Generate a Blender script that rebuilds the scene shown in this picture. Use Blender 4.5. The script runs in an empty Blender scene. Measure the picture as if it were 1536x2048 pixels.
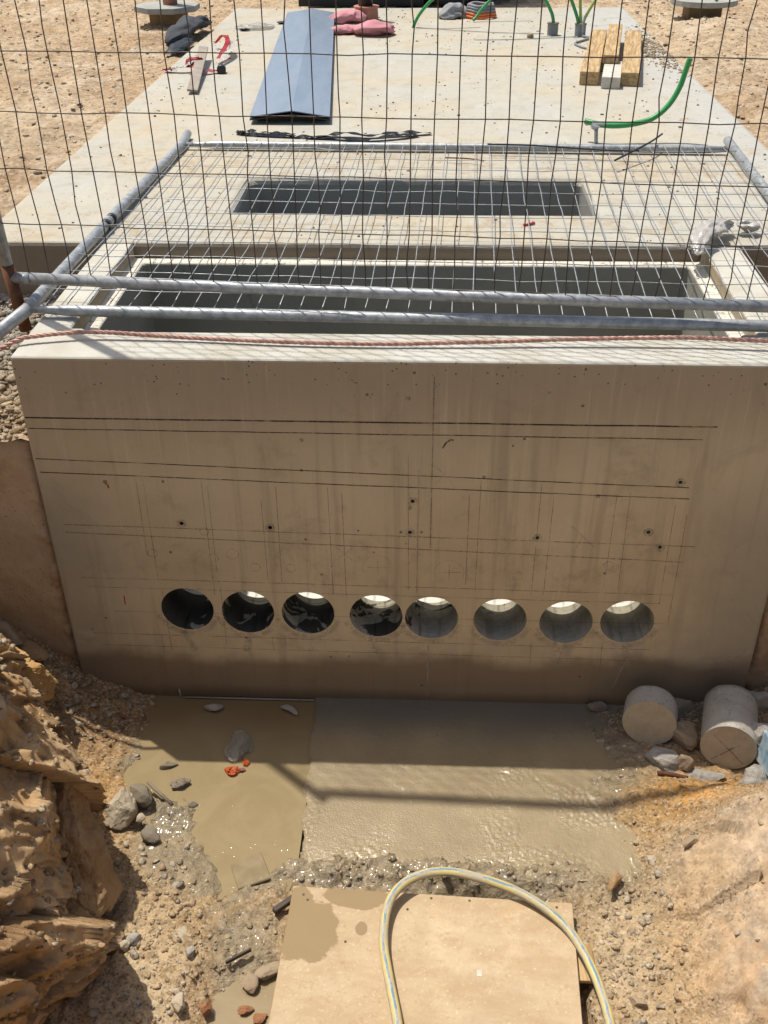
import bpy, bmesh, math, random
import numpy as np
from mathutils import Vector, Matrix, Euler, noise as mnoise

# ------------------------------------------------------------------ camera, light, exposure
S = bpy.context.scene
C = S.collection
def build_camera():
    f, p, yaw, roll, X, Y, Z = 2068.74, 0.584, -0.0496, -0.0106, 0.0691, -2.4798, 1.165
    cy, sy = math.cos(yaw), math.sin(yaw)
    d = Vector((sy*math.cos(p), cy*math.cos(p), -math.sin(p)))
    r = Vector((cy, -sy, 0)); u = r.cross(d)
    r2 = r*math.cos(roll) + u*math.sin(roll); u2 = -r*math.sin(roll) + u*math.cos(roll)
    cam = bpy.data.cameras.new('camera'); o = bpy.data.objects.new('camera', cam); C.objects.link(o)
    m = Matrix((( r2.x, u2.x, -d.x, X), (r2.y, u2.y, -d.y, Y), (r2.z, u2.z, -d.z, Z), (0, 0, 0, 1)))
    o.matrix_world = m
    cam.sensor_width = 36; cam.sensor_fit = 'AUTO'; cam.lens = f*36/2048
    cam.clip_start = .05; cam.clip_end = 1000
    S.camera = o
build_camera()
SUN_DIR = Vector((.30, -.235, -1.0)).normalized()
sl = bpy.data.lights.new('sun', 'SUN'); sl.energy = 4.15; sl.angle = math.radians(.53); sl.color = (1, .955, .88)
so = bpy.data.objects.new('sun', sl); C.objects.link(so); so.rotation_euler = SUN_DIR.to_track_quat('-Z', 'Y').to_euler()
W = bpy.data.worlds.new('World'); S.world = W; W.use_nodes = True
sk = W.node_tree.nodes.new('ShaderNodeTexSky'); sk.sky_type = 'NISHITA'; sk.sun_disc = False
sk.dust_density = 3.0; sk.ozone_density = .5; sk.sun_elevation = math.asin(-SUN_DIR.z); sk.sun_rotation = math.atan2(-SUN_DIR.x, -SUN_DIR.y)
bg = W.node_tree.nodes['Background']; bg.inputs['Strength'].default_value = .12
W.node_tree.links.new(sk.outputs[0], bg.inputs[0])
S.view_settings.view_transform = 'Standard'; S.view_settings.look = 'None'
S.view_settings.exposure = 0.17; S.view_settings.gamma = 1; S.view_settings.use_curve_mapping = False

# ------------------------------------------------------------------ noise (numpy)
def _h(ix, iy, s):
    n = (ix.astype(np.int64)*374761393 + iy.astype(np.int64)*668265263 + s*974711) & 0x7fffffff
    n = ((n ^ (n >> 13))*1274126177) & 0x7fffffff
    return ((n ^ (n >> 16)) & 0xffffff)/float(0xffffff)
def vnoise(x, y, s=0):
    ix = np.floor(x); iy = np.floor(y); fx = x-ix; fy = y-iy
    fx = fx*fx*(3-2*fx); fy = fy*fy*(3-2*fy)
    a = _h(ix, iy, s); b = _h(ix+1, iy, s); c = _h(ix, iy+1, s); d = _h(ix+1, iy+1, s)
    return (a*(1-fx)+b*fx)*(1-fy)+(c*(1-fx)+d*fx)*fy
def fbm(x, y, sc, octv=4, s=0, g=.5):
    o = 0; a = 1; t = 0
    for i in range(octv):
        o = o+a*vnoise(x*sc+17.3*i, y*sc-9.1*i, s+i); t += a; a *= g; sc *= 2.03
    return o/t*2-1
def ridge(x, y, sc, octv=4, s=0):
    o = 0; a = 1; t = 0
    for i in range(octv):
        n = 1-np.abs(vnoise(x*sc+3.3*i, y*sc+5.1*i, s+i)*2-1)
        o = o+a*n*n; t += a; a *= .5; sc *= 2.1
    return o/t
def sst(a, b, x):
    t = np.clip((x-a)/(b-a), 0, 1); return t*t*(3-2*t)
def blob(x, y, cx, cy, rx, ry, rot=0.):
    c, s = math.cos(rot), math.sin(rot)
    dx = (x-cx)*c+(y-cy)*s; dy = -(x-cx)*s+(y-cy)*c
    return np.exp(-((dx/rx)**2+(dy/ry)**2))

# ------------------------------------------------------------------ node materials
class NT:
    def __init__(s, name):
        s.m = bpy.data.materials.new(name); s.m.use_nodes = True; s.t = s.m.node_tree; s.n = s.t.nodes
        s.p = s.n['Principled BSDF']; s.out = s.n['Material Output']
        s.co = s.n.new('ShaderNodeTexCoord').outputs['Object']
    def link(s, a, b): s.t.links.new(a, b)
    def setv(s, sock, v):
        if isinstance(v, bpy.types.NodeSocket): s.link(v, sock)
        elif isinstance(v, (tuple, list)) and len(v) == 3 and sock.type == 'RGBA': sock.default_value = (*v, 1)
        else: sock.default_value = v
    def noise(s, sc, det=4, rough=.55, co=None, dist=0):
        n = s.n.new('ShaderNodeTexNoise'); n.inputs['Scale'].default_value = sc; n.inputs['Detail'].default_value = det
        n.inputs['Roughness'].default_value = rough; n.inputs['Distortion'].default_value = dist
        s.link(co or s.co, n.inputs['Vector']); return n.outputs['Fac']
    def vor(s, sc, feat='F1', co=None, out='Distance'):
        n = s.n.new('ShaderNodeTexVoronoi'); n.feature = feat; n.inputs['Scale'].default_value = sc
        s.link(co or s.co, n.inputs['Vector']); return n.outputs[out]
    def math(s, op, a, b=0., c=None, clamp=False):
        n = s.n.new('ShaderNodeMath'); n.operation = op; n.use_clamp = clamp
        s.setv(n.inputs[0], a); s.setv(n.inputs[1], b)
        if c is not None: s.setv(n.inputs[2], c)
        return n.outputs[0]
    def rng(s, v, a, b, c=0., d=1., smooth=True):
        n = s.n.new('ShaderNodeMapRange'); n.interpolation_type = 'SMOOTHSTEP' if smooth else 'LINEAR'
        s.setv(n.inputs[0], v)
        for i, q in enumerate((a, b, c, d)): s.setv(n.inputs[i+1], q)
        return n.outputs[0]
    def mix(s, f, a, b, mode='MIX'):
        n = s.n.new('ShaderNodeMix'); n.data_type = 'RGBA'; n.blend_type = mode
        s.setv(n.inputs[0], f); s.setv(n.inputs[6], a); s.setv(n.inputs[7], b); return n.outputs[2]
    def sep(s, v=None):
        n = s.n.new('ShaderNodeSeparateXYZ'); s.link(v or s.co, n.inputs[0]); return n.outputs
    def scale(s, v, sc):
        n = s.n.new('ShaderNodeMapping'); s.link(v, n.inputs[0]); n.inputs['Scale'].default_value = sc; return n.outputs[0]
    def attr(s, name, out='Color'):
        n = s.n.new('ShaderNodeAttribute'); n.attribute_name = name; return n.outputs[out]
    def uv(s): return s.n.new('ShaderNodeUVMap').outputs[0]
    def bump(s, h, st, dist, prev=None):
        n = s.n.new('ShaderNodeBump'); n.inputs['Strength'].default_value = st; n.inputs['Distance'].default_value = dist
        s.link(h, n.inputs['Height'])
        if prev: s.link(prev, n.inputs['Normal'])
        return n.outputs[0]
    def done(s, col, rough=.8, nrm=None, metal=0., spec=.5):
        s.setv(s.p.inputs['Base Color'], col); s.setv(s.p.inputs['Roughness'], rough); s.setv(s.p.inputs['Metallic'], metal)
        s.setv(s.p.inputs['Specular IOR Level'], spec)
        if nrm: s.link(nrm, s.p.inputs['Normal'])
        return s.m
def noisy(name, c1, c2, sc=8, rough=.8, bs=60, bd=.002, metal=0., spec=.4, st=.6):
    t = NT(name); n = t.noise(sc, 6, .6); b = t.noise(bs, 5, .6)
    return t.done(t.mix(t.rng(n, .35, .65), c1, c2), rough, t.bump(b, st, bd), metal, spec)

def mat_slab():
    t = NT('weathered_slab_concrete')
    col = t.mix(t.rng(t.noise(1.3, 6, .65), .35, .68), (.40, .39, .335), (.43, .37, .26))
    xs = t.sep()[0]
    col = t.mix(t.math('MULTIPLY', t.rng(xs, .9, 1.5), .6), col, (.40, .405, .385))
    col = t.mix(t.rng(t.noise(9, 5, .7), .47, .74, 0, .6), col, (.32, .265, .185))
    ys_ = t.sep()[1]; nearop = t.math('MAXIMUM', t.math('MULTIPLY', t.rng(ys_, 1.66, 1.75), t.rng(ys_, 2.3, 2.0)), t.math('MULTIPLY', t.rng(ys_, .93, .98), t.rng(ys_, 1.26, 1.2)))
    col = t.mix(t.math('MULTIPLY', nearop, t.rng(t.noise(11, 7, .78, dist=.6), .47, .64, 0, .75)), col, (.33, .245, .14))
    # rusty ochre blotches
    col = t.mix(t.rng(t.noise(3.4, 6, .75), .55, .72, 0, .55), col, (.42, .30, .145))
    streak = t.noise(7, 5, .7, t.scale(t.co, (1.2, .35, 1)))
    col = t.mix(t.rng(streak, .48, .72, 0, .35), col, (.52, .49, .41))
    v = t.vor(70); msk = t.rng(t.noise(5, 3, .6), .5, .66)
    pore = t.math('MULTIPLY', t.rng(v, .13, .22, 1, 0), msk)
    col = t.mix(t.math('MULTIPLY', pore, .7), col, (.16, .14, .11))
    nn = t.n.new('ShaderNodeNewGeometry').outputs['Normal']; up = t.rng(t.sep(nn)[2], .3, .7); col = t.mix(up, t.mix(t.rng(t.sep()[1], .93, 1.0), t.mix(t.noise(12, 4, .7), (.20, .155, .105), (.27, .215, .15)), t.mix(t.noise(9, 5, .7), (.25, .245, .21), (.34, .33, .28))), col)  # front face browner and darker: its deep shade is put into the colour
    n1 = t.bump(t.noise(180, 4, .7), .35, .0015); n2 = t.bump(t.noise(14, 5, .6), .5, .006, n1)
    return t.done(col, .82, t.bump(t.math('SUBTRACT', 1., pore), .5, .003, n2), 0, .35)
def mat_wall():
    t = NT('damp_wall_concrete')
    X, Y, Z = t.sep()[:3]
    col = t.mix(t.rng(t.noise(1.7, 6, .65), .32, .68), (.51, .405, .24), (.61, .49, .305))
    top = t.rng(Z, -.03, -.40, 1, 0)
    col = t.mix(t.math('MULTIPLY', top, .9), col, (.37, .29, .185))  # darker toward the top: weaker bounce light painted into the colour
    # vertical drips
    dr = t.noise(9, 5, .6, t.scale(t.co, (2.2, 1, .12)))
    col = t.mix(t.rng(dr, .50, .70, 0, .5), col, (.34, .26, .165))
    dr2 = t.noise(30, 4, .6, t.scale(t.co, (1.6, 1, .06))); col = t.mix(t.rng(dr2, .55, .72, 0, .3), col, (.66, .56, .38))
    # greenish earthy smear near both sides
    nz = t.noise(4, 5, .7)
    side = t.rng(t.math('ADD', t.math('ABSOLUTE', X), t.math('MULTIPLY', nz, .3)), .90, 1.18)
    low = t.rng(Z, -.2, -.55)
    col = t.mix(t.math('MULTIPLY', t.math('MULTIPLY', side, low), .7), col, (.30, .26, .185))
    # smudges
    col = t.mix(t.rng(t.noise(5.5, 5, .7, dist=.6), .52, .74, 0, .5), col, (.31, .235, .15))
    band = t.math('MULTIPLY', t.rng(Z, -.55, -.62), t.rng(Z, -.80, -.72)); col = t.mix(t.math('MULTIPLY', band, t.rng(t.noise(11, 5, .7), .52, .70, 0, .45)), col, (.32, .24, .155))
    halo = t.math('MULTIPLY', t.rng(Z, -.93, -.955), t.rng(Z, -1.06, -.98)); col = t.mix(t.math('MULTIPLY', halo, t.rng(t.noise(8, 5, .7), .50, .62, 0, .6)), col, (.48, .40, .29))
    # wet foot of the wall, with some corner occlusion painted into the colour
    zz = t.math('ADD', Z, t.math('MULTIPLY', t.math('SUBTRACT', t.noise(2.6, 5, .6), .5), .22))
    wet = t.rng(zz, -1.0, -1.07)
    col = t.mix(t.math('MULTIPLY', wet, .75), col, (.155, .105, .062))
    wet_shade = t.rng(t.math('ADD', Z, t.math('MULTIPLY', nz, .05)), -1.13, -1.19)
    col = t.mix(t.math('MULTIPLY', wet_shade, .7), col, (.09, .062, .036))
    # pores denser toward the top
    v = t.vor(55); m = t.math('MULTIPLY', t.rng(Z, -.25, -.02, .35, 1.), t.noise(6, 3, .6))
    pore = t.math('MULTIPLY', t.rng(v, .10, .15, 1, 0), t.rng(m, .44, .50))
    v2 = t.vor(16); pore2 = t.math('MULTIPLY', t.rng(v2, .06, .085, 1, 0), t.rng(t.noise(3, 2, .5), .5, .55))
    pr = t.math('MAXIMUM', pore, t.math('MULTIPLY', pore2, .8))
    col = t.mix(t.math('MULTIPLY', pr, .85), col, (.05, .04, .03))
    col = t.mix(t.rng(t.noise(160, 3, .8), .55, .8, 0, .25), col, (.19, .15, .11))
    # top faces are the bleached rim
    nn = t.n.new('ShaderNodeNewGeometry').outputs['Normal']; nz_ = t.sep(nn)[2]
    up = t.rng(nz_, .35, .75)
    rim = t.mix(t.rng(t.noise(5, 6, .65), .35, .7), (.50, .485, .42), (.42, .385, .30))
    rim = t.mix(t.rng(t.noise(45, 4, .8), .60, .74, 0, .5), rim, (.30, .27, .22))
    col = t.mix(up, col, rim)
    nb = t.bump(t.noise(220, 4, .7), .3, .001); nb = t.bump(t.noise(9, 4, .6), .4, .006, nb)
    nb = t.bump(t.math('SUBTRACT', 1., pr), .6, .003, nb)
    return t.done(col, t.math('SUBTRACT', .85, t.math('MULTIPLY', wet, .3)), nb, 0, .35)
def mat_inner():
    t = NT('chamber_inside_concrete')
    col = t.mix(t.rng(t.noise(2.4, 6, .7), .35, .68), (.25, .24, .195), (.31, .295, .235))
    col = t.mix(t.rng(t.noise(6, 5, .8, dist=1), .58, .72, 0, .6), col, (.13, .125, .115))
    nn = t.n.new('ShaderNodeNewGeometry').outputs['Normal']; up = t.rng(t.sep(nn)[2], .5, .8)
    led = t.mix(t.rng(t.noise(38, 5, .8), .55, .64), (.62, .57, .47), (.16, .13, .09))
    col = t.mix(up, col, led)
    return t.done(col, .8, t.bump(t.noise(40, 5, .8), .6, .004), 0, .35)
def mat_bore():
    t = NT('wet_cored_concrete')
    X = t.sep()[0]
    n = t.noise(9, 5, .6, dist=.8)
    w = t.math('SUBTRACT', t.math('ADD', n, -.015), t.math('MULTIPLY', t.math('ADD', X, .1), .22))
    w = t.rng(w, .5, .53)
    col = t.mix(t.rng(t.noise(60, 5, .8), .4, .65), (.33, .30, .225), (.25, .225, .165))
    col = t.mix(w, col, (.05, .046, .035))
    return t.done(col, t.math('ADD', .75, t.math('MULTIPLY', w, .15)), t.bump(t.noise(130, 3, .7), .3, .001), 0, .1)
def mat_earth():
    t = NT('trench_earth')
    a = t.attr('Col'); wr = t.attr('Wet', 'Fac'); w = t.math('MAXIMUM', wr, 0.); clay = t.math('SUBTRACT', 1., t.math('MULTIPLY', t.math('MAXIMUM', t.math('MULTIPLY', wr, -1.), 0.), .75))
    f = t.rng(t.noise(26, 8, .72), .3, .7, .72, 1.25)
    comb = t.n.new('ShaderNodeCombineColor')
    for i in range(3): t.link(f, comb.inputs[i])
    col = t.mix(1., a, comb.outputs[0], 'MULTIPLY')
    grit = t.vor(160, out='Color'); gs = t.sep(grit)[0]
    dry = t.math('MULTIPLY', t.math('SUBTRACT', 1., w), clay)
    col = t.mix(t.math('MULTIPLY', t.rng(gs, .72, .95), t.math('MULTIPLY', dry, .55)), col, (.56, .47, .34))
    col = t.mix(t.math('MULTIPLY', t.rng(gs, .22, .05), t.math('MULTIPLY', dry, .6)), col, (.13, .09, .055))
    n1 = t.bump(t.noise(230, 5, .75), .8, .003); n2 = t.bump(t.noise(45, 6, .7), .8, .012, n1)
    n3 = t.bump(t.vor(120), .5, .003, n2)
    for nd in t.n:
        if nd.type == 'BUMP': t.setv(nd.inputs['Strength'], t.math('MULTIPLY', clay, nd.inputs['Strength'].default_value))
    rough = t.rng(w, 0, 1, .93, .22, False)
    t.setv(t.p.inputs['Coat Weight'], t.rng(w, .55, 1.0, 0, .9)); t.setv(t.p.inputs['Coat Roughness'], .10)
    return t.done(col, rough, n3, 0, t.rng(w, 0, 1, .2, .6, False))
def mat_bank():
    t = NT('clay_bank_rock'); a = t.attr('Col'); f = t.rng(t.noise(12, 8, .65), .3, .7, .8, 1.18)
    comb = t.n.new('ShaderNodeCombineColor')
    for i in range(3): t.link(f, comb.inputs[i])
    col = t.mix(1., a, comb.outputs[0], 'MULTIPLY'); col = t.mix(t.rng(t.noise(34, 6, .8), .60, .70, 0, .6), col, (.50, .42, .30))
    n1 = t.bump(t.noise(190, 5, .7), .5, .002); n2 = t.bump(t.noise(38, 6, .65), .6, .007, n1)
    return t.done(col, .93, n2, 0, .15)
def mat_topsoil():
    t = NT('dry_topsoil')
    a = t.attr('Col')
    f = t.rng(t.noise(9, 9, .72), .3, .7, .75, 1.2)
    comb = t.n.new('ShaderNodeCombineColor')
    for i in range(3): t.link(f, comb.inputs[i])
    col = t.mix(1., a, comb.outputs[0], 'MULTIPLY')
    gs = t.sep(t.vor(55, out='Color'))[0]
    col = t.mix(t.rng(gs, .8, .95, 0, .5), col, (.62, .53, .40)); col = t.mix(t.rng(gs, .18, .04, 0, .5), col, (.20, .13, .07))
    n1 = t.bump(t.noise(120, 5, .75), .7, .006); n2 = t.bump(t.noise(22, 7, .7), .9, .03, n1)
    return t.done(col, .95, n2, 0, .15)
def mat_water():
    t = NT('muddy_water')
    col = t.mix(t.rng(t.noise(4.5, 6, .65, dist=1.6), .35, .68), (.285, .22, .12), (.25, .19, .10))
    col = t.mix(t.rng(t.noise(14, 6, .8, dist=2.), .60, .72, 0, .15), col, (.40, .33, .21))
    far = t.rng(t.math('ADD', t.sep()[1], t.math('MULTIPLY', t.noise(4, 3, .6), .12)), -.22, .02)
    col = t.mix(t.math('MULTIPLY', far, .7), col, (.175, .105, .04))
    n1 = t.bump(t.noise(28, 4, .6), .10, .004); n2 = t.bump(t.rng(t.vor(42), .03, .10, 1, 0), .25, .002, n1)
    return t.done(col, .10, n2, 0, .5)
def mat_footing():
    t = NT('slurry_covered_footing')
    X, Y = t.sep()[:2]
    col = t.mix(t.rng(t.noise(5, 6, .65), .35, .7), (.25, .19, .105), (.31, .24, .132))
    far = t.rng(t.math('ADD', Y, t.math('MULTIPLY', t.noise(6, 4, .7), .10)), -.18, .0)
    col = t.mix(t.math('MULTIPLY', far, .8), col, (.12, .11, .085))  # darkened toward the wall, deepening the shade there in the colour
    col = t.mix(t.rng(t.noise(30, 5, .8), .60, .72, 0, .5), col, (.15, .12, .08))
    rg = t.rng(t.noise(8, 4, .6), .4, .6, .14, .38)
    amt = t.rng(t.math('ADD', Y, t.math('MULTIPLY', t.noise(5, 3, .6), -.25)), -.25, -.55, .35, 1)
    patch = t.rng(t.noise(5, 3, .6), .42, .62)
    hh = t.math('MULTIPLY', t.math('MULTIPLY', t.noise(62, 3, .55, dist=.6), amt), patch)
    n1 = t.bump(t.noise(210, 3, .6), .5, .003); n2 = t.bump(t.noise(24, 4, .6), .25, .006, n1)
    t.setv(t.p.inputs['Coat Weight'], t.rng(patch, 0, 1, .25, 1)); t.setv(t.p.inputs['Coat Roughness'], .07)
    if True: t.link(n2, t.p.inputs['Coat Normal'])
    return t.done(col, .45, n2, 0, .4)
def mat_galv(name='galvanised_steel', dark=0.):
    t = NT(name)
    c1, c2 = ((.40, .41, .40), (.26, .27, .27)) if not dark else ((.085, .07, .055), (.05, .042, .036))  # dark pair: shaded side of the upright wires put into the base colour
    col = t.mix(t.rng(t.noise(35, 4, .7), .35, .65), c1, c2)
    col = t.mix(t.rng(t.noise(9, 6, .8), .60, .72, 0, .6), col, (.30, .27, .23))
    return t.done(col, t.rng(t.noise(50, 4), .3, .7, .38, .6), t.bump(t.noise(90, 3), .2, .001), .15 if dark else .4, .3 if dark else .5)
def mat_cover():
    t = NT('blue_grey_coated_sheet')
    col = t.mix(t.rng(t.noise(4, 6, .65, t.scale(t.co, (3, .6, 1))), .35, .65), (.175, .225, .28), (.21, .255, .31))
    sc = t.noise(10, 3, .8, t.scale(t.co, (1.5, 14, 1)))
    col = t.mix(t.rng(sc, .64, .70, 0, .45), col, (.60, .66, .72))
    return t.done(col, .38, t.bump(t.noise(5, 4), .1, .004), .0, .5)
def mat_hose():
    t = NT('striped_hose'); uvs = t.sep(t.uv()); u = uvs[0]
    w = t.math('ADD', u, t.math('MULTIPLY', t.math('SUBTRACT', t.noise(9, 5, .7), .5), .22))
    st = t.math('FRACT', t.math('MULTIPLY', w, 4.)); m = t.rng(t.math('ABSOLUTE', t.math('SUBTRACT', st, .5)), .15, .19, 1, 0)
    col = t.mix(m, (.56, .45, .17), (.13, .22, .29))
    col = t.mix(t.rng(t.noise(16, 6, .8), .44, .58, 0, .8), col, (.40, .35, .26))
    return t.done(col, .5, t.bump(t.noise(120, 4), .3, .001), 0, .4)
def mat_copper():
    t = NT('bare_copper'); col = t.mix(t.rng(t.noise(40, 4), .35, .65), (.52, .31, .24), (.38, .20, .15))
    return t.done(col, .5, None, .2, .4)
def mat_ply():
    t = NT('plywood_face')
    g = t.noise(5, 7, .7, t.scale(t.co, (1, 3, 1)))
    col = t.mix(t.rng(g, .35, .65), (.46, .35, .215), (.40, .285, .16))
    col = t.mix(t.rng(t.noise(3.2, 5, .7), .52, .70, 0, .7), col, (.56, .44, .28))
    col = t.mix(t.rng(t.noise(48, 6, .9), .54, .64, 0, .65), col, (.33, .21, .10))
    col = t.mix(t.rng(t.noise(90, 4, .9), .58, .68, 0, .75), col, (.64, .54, .37)); col = t.mix(t.rng(t.noise(150, 4, .9), .60, .70, 0, .7), col, (.27, .175, .085))
    col = t.mix(t.rng(t.noise(7, 5, .75), .60, .72, 0, .6), col, (.46, .28, .12))
    col = t.mix(t.rng(t.noise(2.3, 6, .8, dist=1.2), .50, .60, 0, .35), col, (.36, .26, .155))
    # damp patches near the back left corner
    X, Y = t.sep()[:2]; n = t.noise(8, 6, .65)
    def patch(cx, cy, rx, ry):
        a = t.math('DIVIDE', t.math('SUBTRACT', X, cx), rx); b = t.math('DIVIDE', t.math('SUBTRACT', Y, cy), ry)
        d = t.math('SQRT', t.math('ADD', t.math('MULTIPLY', a, a), t.math('MULTIPLY', b, b)))
        return t.rng(t.math('ADD', d, t.math('MULTIPLY', t.math('SUBTRACT', n, .5), 1.5)), .95, 1.05, 1, 0)
    w = t.math('MAXIMUM', patch(-.305, -.125, .075, .10), patch(-.20, -.02, .09, .035))
    w = t.math('MAXIMUM', w, patch(-.345, -.05, .045, .05))
    w = t.math('MAXIMUM', w, patch(-.173, -.115, .014, .018))
    col = t.mix(t.math('MULTIPLY', w, .9), col, (.25, .175, .085))
    return t.done(col, .72, t.bump(t.noise(70, 6, .8), .4, .002), 0, .3)
def mat_timber():
    t = NT('pine_timber')
    g = t.noise(9, 5, .6, t.scale(t.co, (9, .7, 9)), .6)
    col = t.mix(t.rng(g, .38, .62), (.50, .36, .18), (.31, .195, .085))
    return t.done(col, .75, t.bump(g, .3, .002), 0, .3)
def mat_rock(name, c1, c2, c3, bs=30, bd=.01):
    t = NT(name)
    o = t.n.new('ShaderNodeObjectInfo').outputs['Random']
    col = t.mix(t.rng(t.noise(6, 7, .7), .35, .65), c1, c2)
    col = t.mix(t.rng(t.noise(16, 5, .7), .58, .75, 0, .7), col, c3)
    n1 = t.bump(t.noise(170, 5, .7), .5, .002); n2 = t.bump(t.noise(bs, 6, .7), .8, bd, n1)
    return t.done(col, .88, n2, 0, .25)
def mat_core(name, c1, c2, k=1.):
    t = NT(name); col = t.mix(t.rng(t.noise(14, 6, .7), .35, .65), c1, c2)
    cell = t.vor(95, out='Color'); cs = t.sep(cell); d = t.vor(95)
    agg = t.math('MULTIPLY', t.rng(cs[0], .60, .66), t.rng(d, .42, .36))
    stone = t.mix(cs[1], (.24, .20, .15), (.50, .47, .41)); col = t.mix(t.math('MULTIPLY', agg, .75*k), col, stone)
    pit = t.math('MULTIPLY', t.rng(t.vor(150), .16, .10), t.rng(t.noise(12), .5, .6)); col = t.mix(t.math('MULTIPLY', pit, .8*k), col, (.10, .085, .065))
    rings = t.noise(60, 3, .6, t.scale(t.co, (.03, 2.5, .03)))
    return t.done(col, .85, t.bump(t.noise(200, 3, .7), .4, .001, t.bump(rings, .3*k, .002)), 0, .25)
def mat_mark(name, col, cov, fq=120):
    t = NT(name); uvs = t.sep(t.uv()); v = uvs[1]
    e = t.rng(t.math('ABSOLUTE', t.math('SUBTRACT', v, .5)), .12, .5, 1, 0)
    n = t.rng(t.noise(fq, 4, .85), .5-.26*cov, .62-.10*cov); n2 = t.rng(t.noise(9, 5, .75), .34, .56, .22, 1)
    a = t.math('MULTIPLY', t.math('MULTIPLY', e, n), t.math('MULTIPLY', n2, cov))
    t.setv(t.p.inputs['Alpha'], a)
    return t.done(col, .9, None, 0, .1)
def mat_plain(name, c, rough=.6, metal=0., bs=40, bd=.001, spec=.4, var=.2):
    return noisy(name, c, tuple(x*(1-var) for x in c), 14, rough, bs, bd, metal, spec)
def mat_film(name, c, alpha):
    t = NT(name); t.setv(t.p.inputs['Alpha'], alpha)
    return t.done(c, .25, t.bump(t.noise(30, 4, .7), .7, .01), 0, .6)

M = dict(slab=mat_slab(), wall=mat_wall(), inner=mat_inner(), bore=mat_bore(), earth=mat_earth(), bank=mat_bank(), soil=mat_topsoil(),
    water=mat_water(), footing=mat_footing(), galv=mat_galv(), wire=mat_galv('shaded_wire_steel', 1), wire_l=mat_galv('bright_wire_steel'),
    cover=mat_cover(), hose=mat_hose(), copper=mat_copper(), ply=mat_ply(), timber=mat_timber(),
    clay=mat_rock('clay_boulder', (.37, .245, .125), (.28, .17, .08), (.42, .31, .19), 22, .014),
    clay2=mat_rock('ochre_boulder', (.46, .29, .12), (.38, .22, .08), (.52, .38, .22), 22, .014),
    grey=mat_rock('rubble_concrete', (.40, .37, .315), (.30, .27, .22), (.19, .165, .13), 70, .008),
    pale=mat_rock('pale_stone', (.44, .37, .265), (.36, .29, .195), (.29, .21, .13), 30, .006),
    brown=mat_rock('brown_stone', (.34, .26, .17), (.26, .19, .12), (.20, .145, .09), 30, .006),
    darkgrey=mat_rock('dark_grey_stone', (.215, .18, .13), (.17, .14, .10), (.12, .10, .07), 30, .006),
    rusty=mat_rock('red_brown_stone', (.30, .14, .065), (.22, .10, .05), (.34, .21, .12), 30, .006),
    core=mat_core('cored_cylinder_side', (.44, .41, .345), (.36, .33, .27)),
    core_face=mat_core('cored_cylinder_face', (.48, .40, .28), (.40, .33, .225), .35),
    line=mat_mark('snap_line_dark', (.045, .03, .02), 1.), line2=mat_mark('snap_line_faint', (.10, .07, .045), .62),
    pencil=mat_mark('pencil_mark', (.13, .095, .065), .42), redmark=mat_mark('red_mark', (.42, .03, .025), 1.), slurry=mat_mark('dried_slurry', (.46, .40, .29), .42, 26), pale_line=mat_mark('cement_dribble', (.48, .44, .36), .7),
    black=mat_plain('black_plastic', (.02, .021, .023), .4), blackcloth=mat_plain('charcoal_cloth', (.055, .06, .066), .85, bs=120),
    rust=noisy('rusty_steel', (.17, .07, .03), (.10, .042, .02), 25, .85, 90, .002), pink=mat_plain('pink_cloth', (.58, .25, .27), .9, bs=150, bd=.002),
    red=mat_plain('red_plastic', (.55, .05, .06), .5), white=mat_plain('white_plastic', (.72, .70, .66), .5), orange=mat_plain('orange_plastic', (.75, .17, .04), .45),
    green=mat_plain('green_conduit', (.045, .30, .09), .38, var=.1), lime=mat_plain('yellow_green_conduit', (.33, .46, .10), .4), greypvc=mat_plain('grey_pvc', (.23, .245, .25), .55),
    olive=noisy('brown_support_block', (.30, .205, .11), (.23, .155, .08), 12, .85, 60, .002), pad=noisy('grey_green_pad', (.27, .275, .245), (.36, .355, .31), 9, .8, 60, .003),
    terra=mat_plain('terracotta_collar', (.46, .21, .14), .8), film=mat_film('clear_film', (.46, .42, .34), .33), film2=mat_film('crumpled_wrap', (.46, .43, .38), .9),
    strip=mat_plain('grey_wood_strip', (.34, .29, .23), .8), whitewood=noisy('bleached_wood', (.56, .54, .47), (.46, .42, .34), 20, .8, 60, .002),
    mudwood=noisy('mud_coated_wood', (.255, .195, .11), (.20, .15, .08), 18, .4, 90, .0006), darkwood=noisy('wet_dark_wood', (.045, .032, .022), (.07, .05, .03), 18, .6, 60, .002),
    truck=mat_plain('dark_vehicle_paint', (.02, .02, .022), .4), tyre=mat_plain('tyre_rubber', (.025, .025, .026), .8), rim=mat_plain('wheel_steel', (.16, .16, .165), .5, .6),
    blueboard=noisy('scuffed_blue_board', (.16, .30, .40), (.40, .46, .48), 30, .6, 80, .002), root=mat_plain('dry_root', (.38, .28, .17), .9), zinc=mat_plain('zinc_stake', (.36, .37, .37), .5, .5),
    darkcloth=mat_plain('black_white_rag', (.30, .30, .30), .9))

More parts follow.
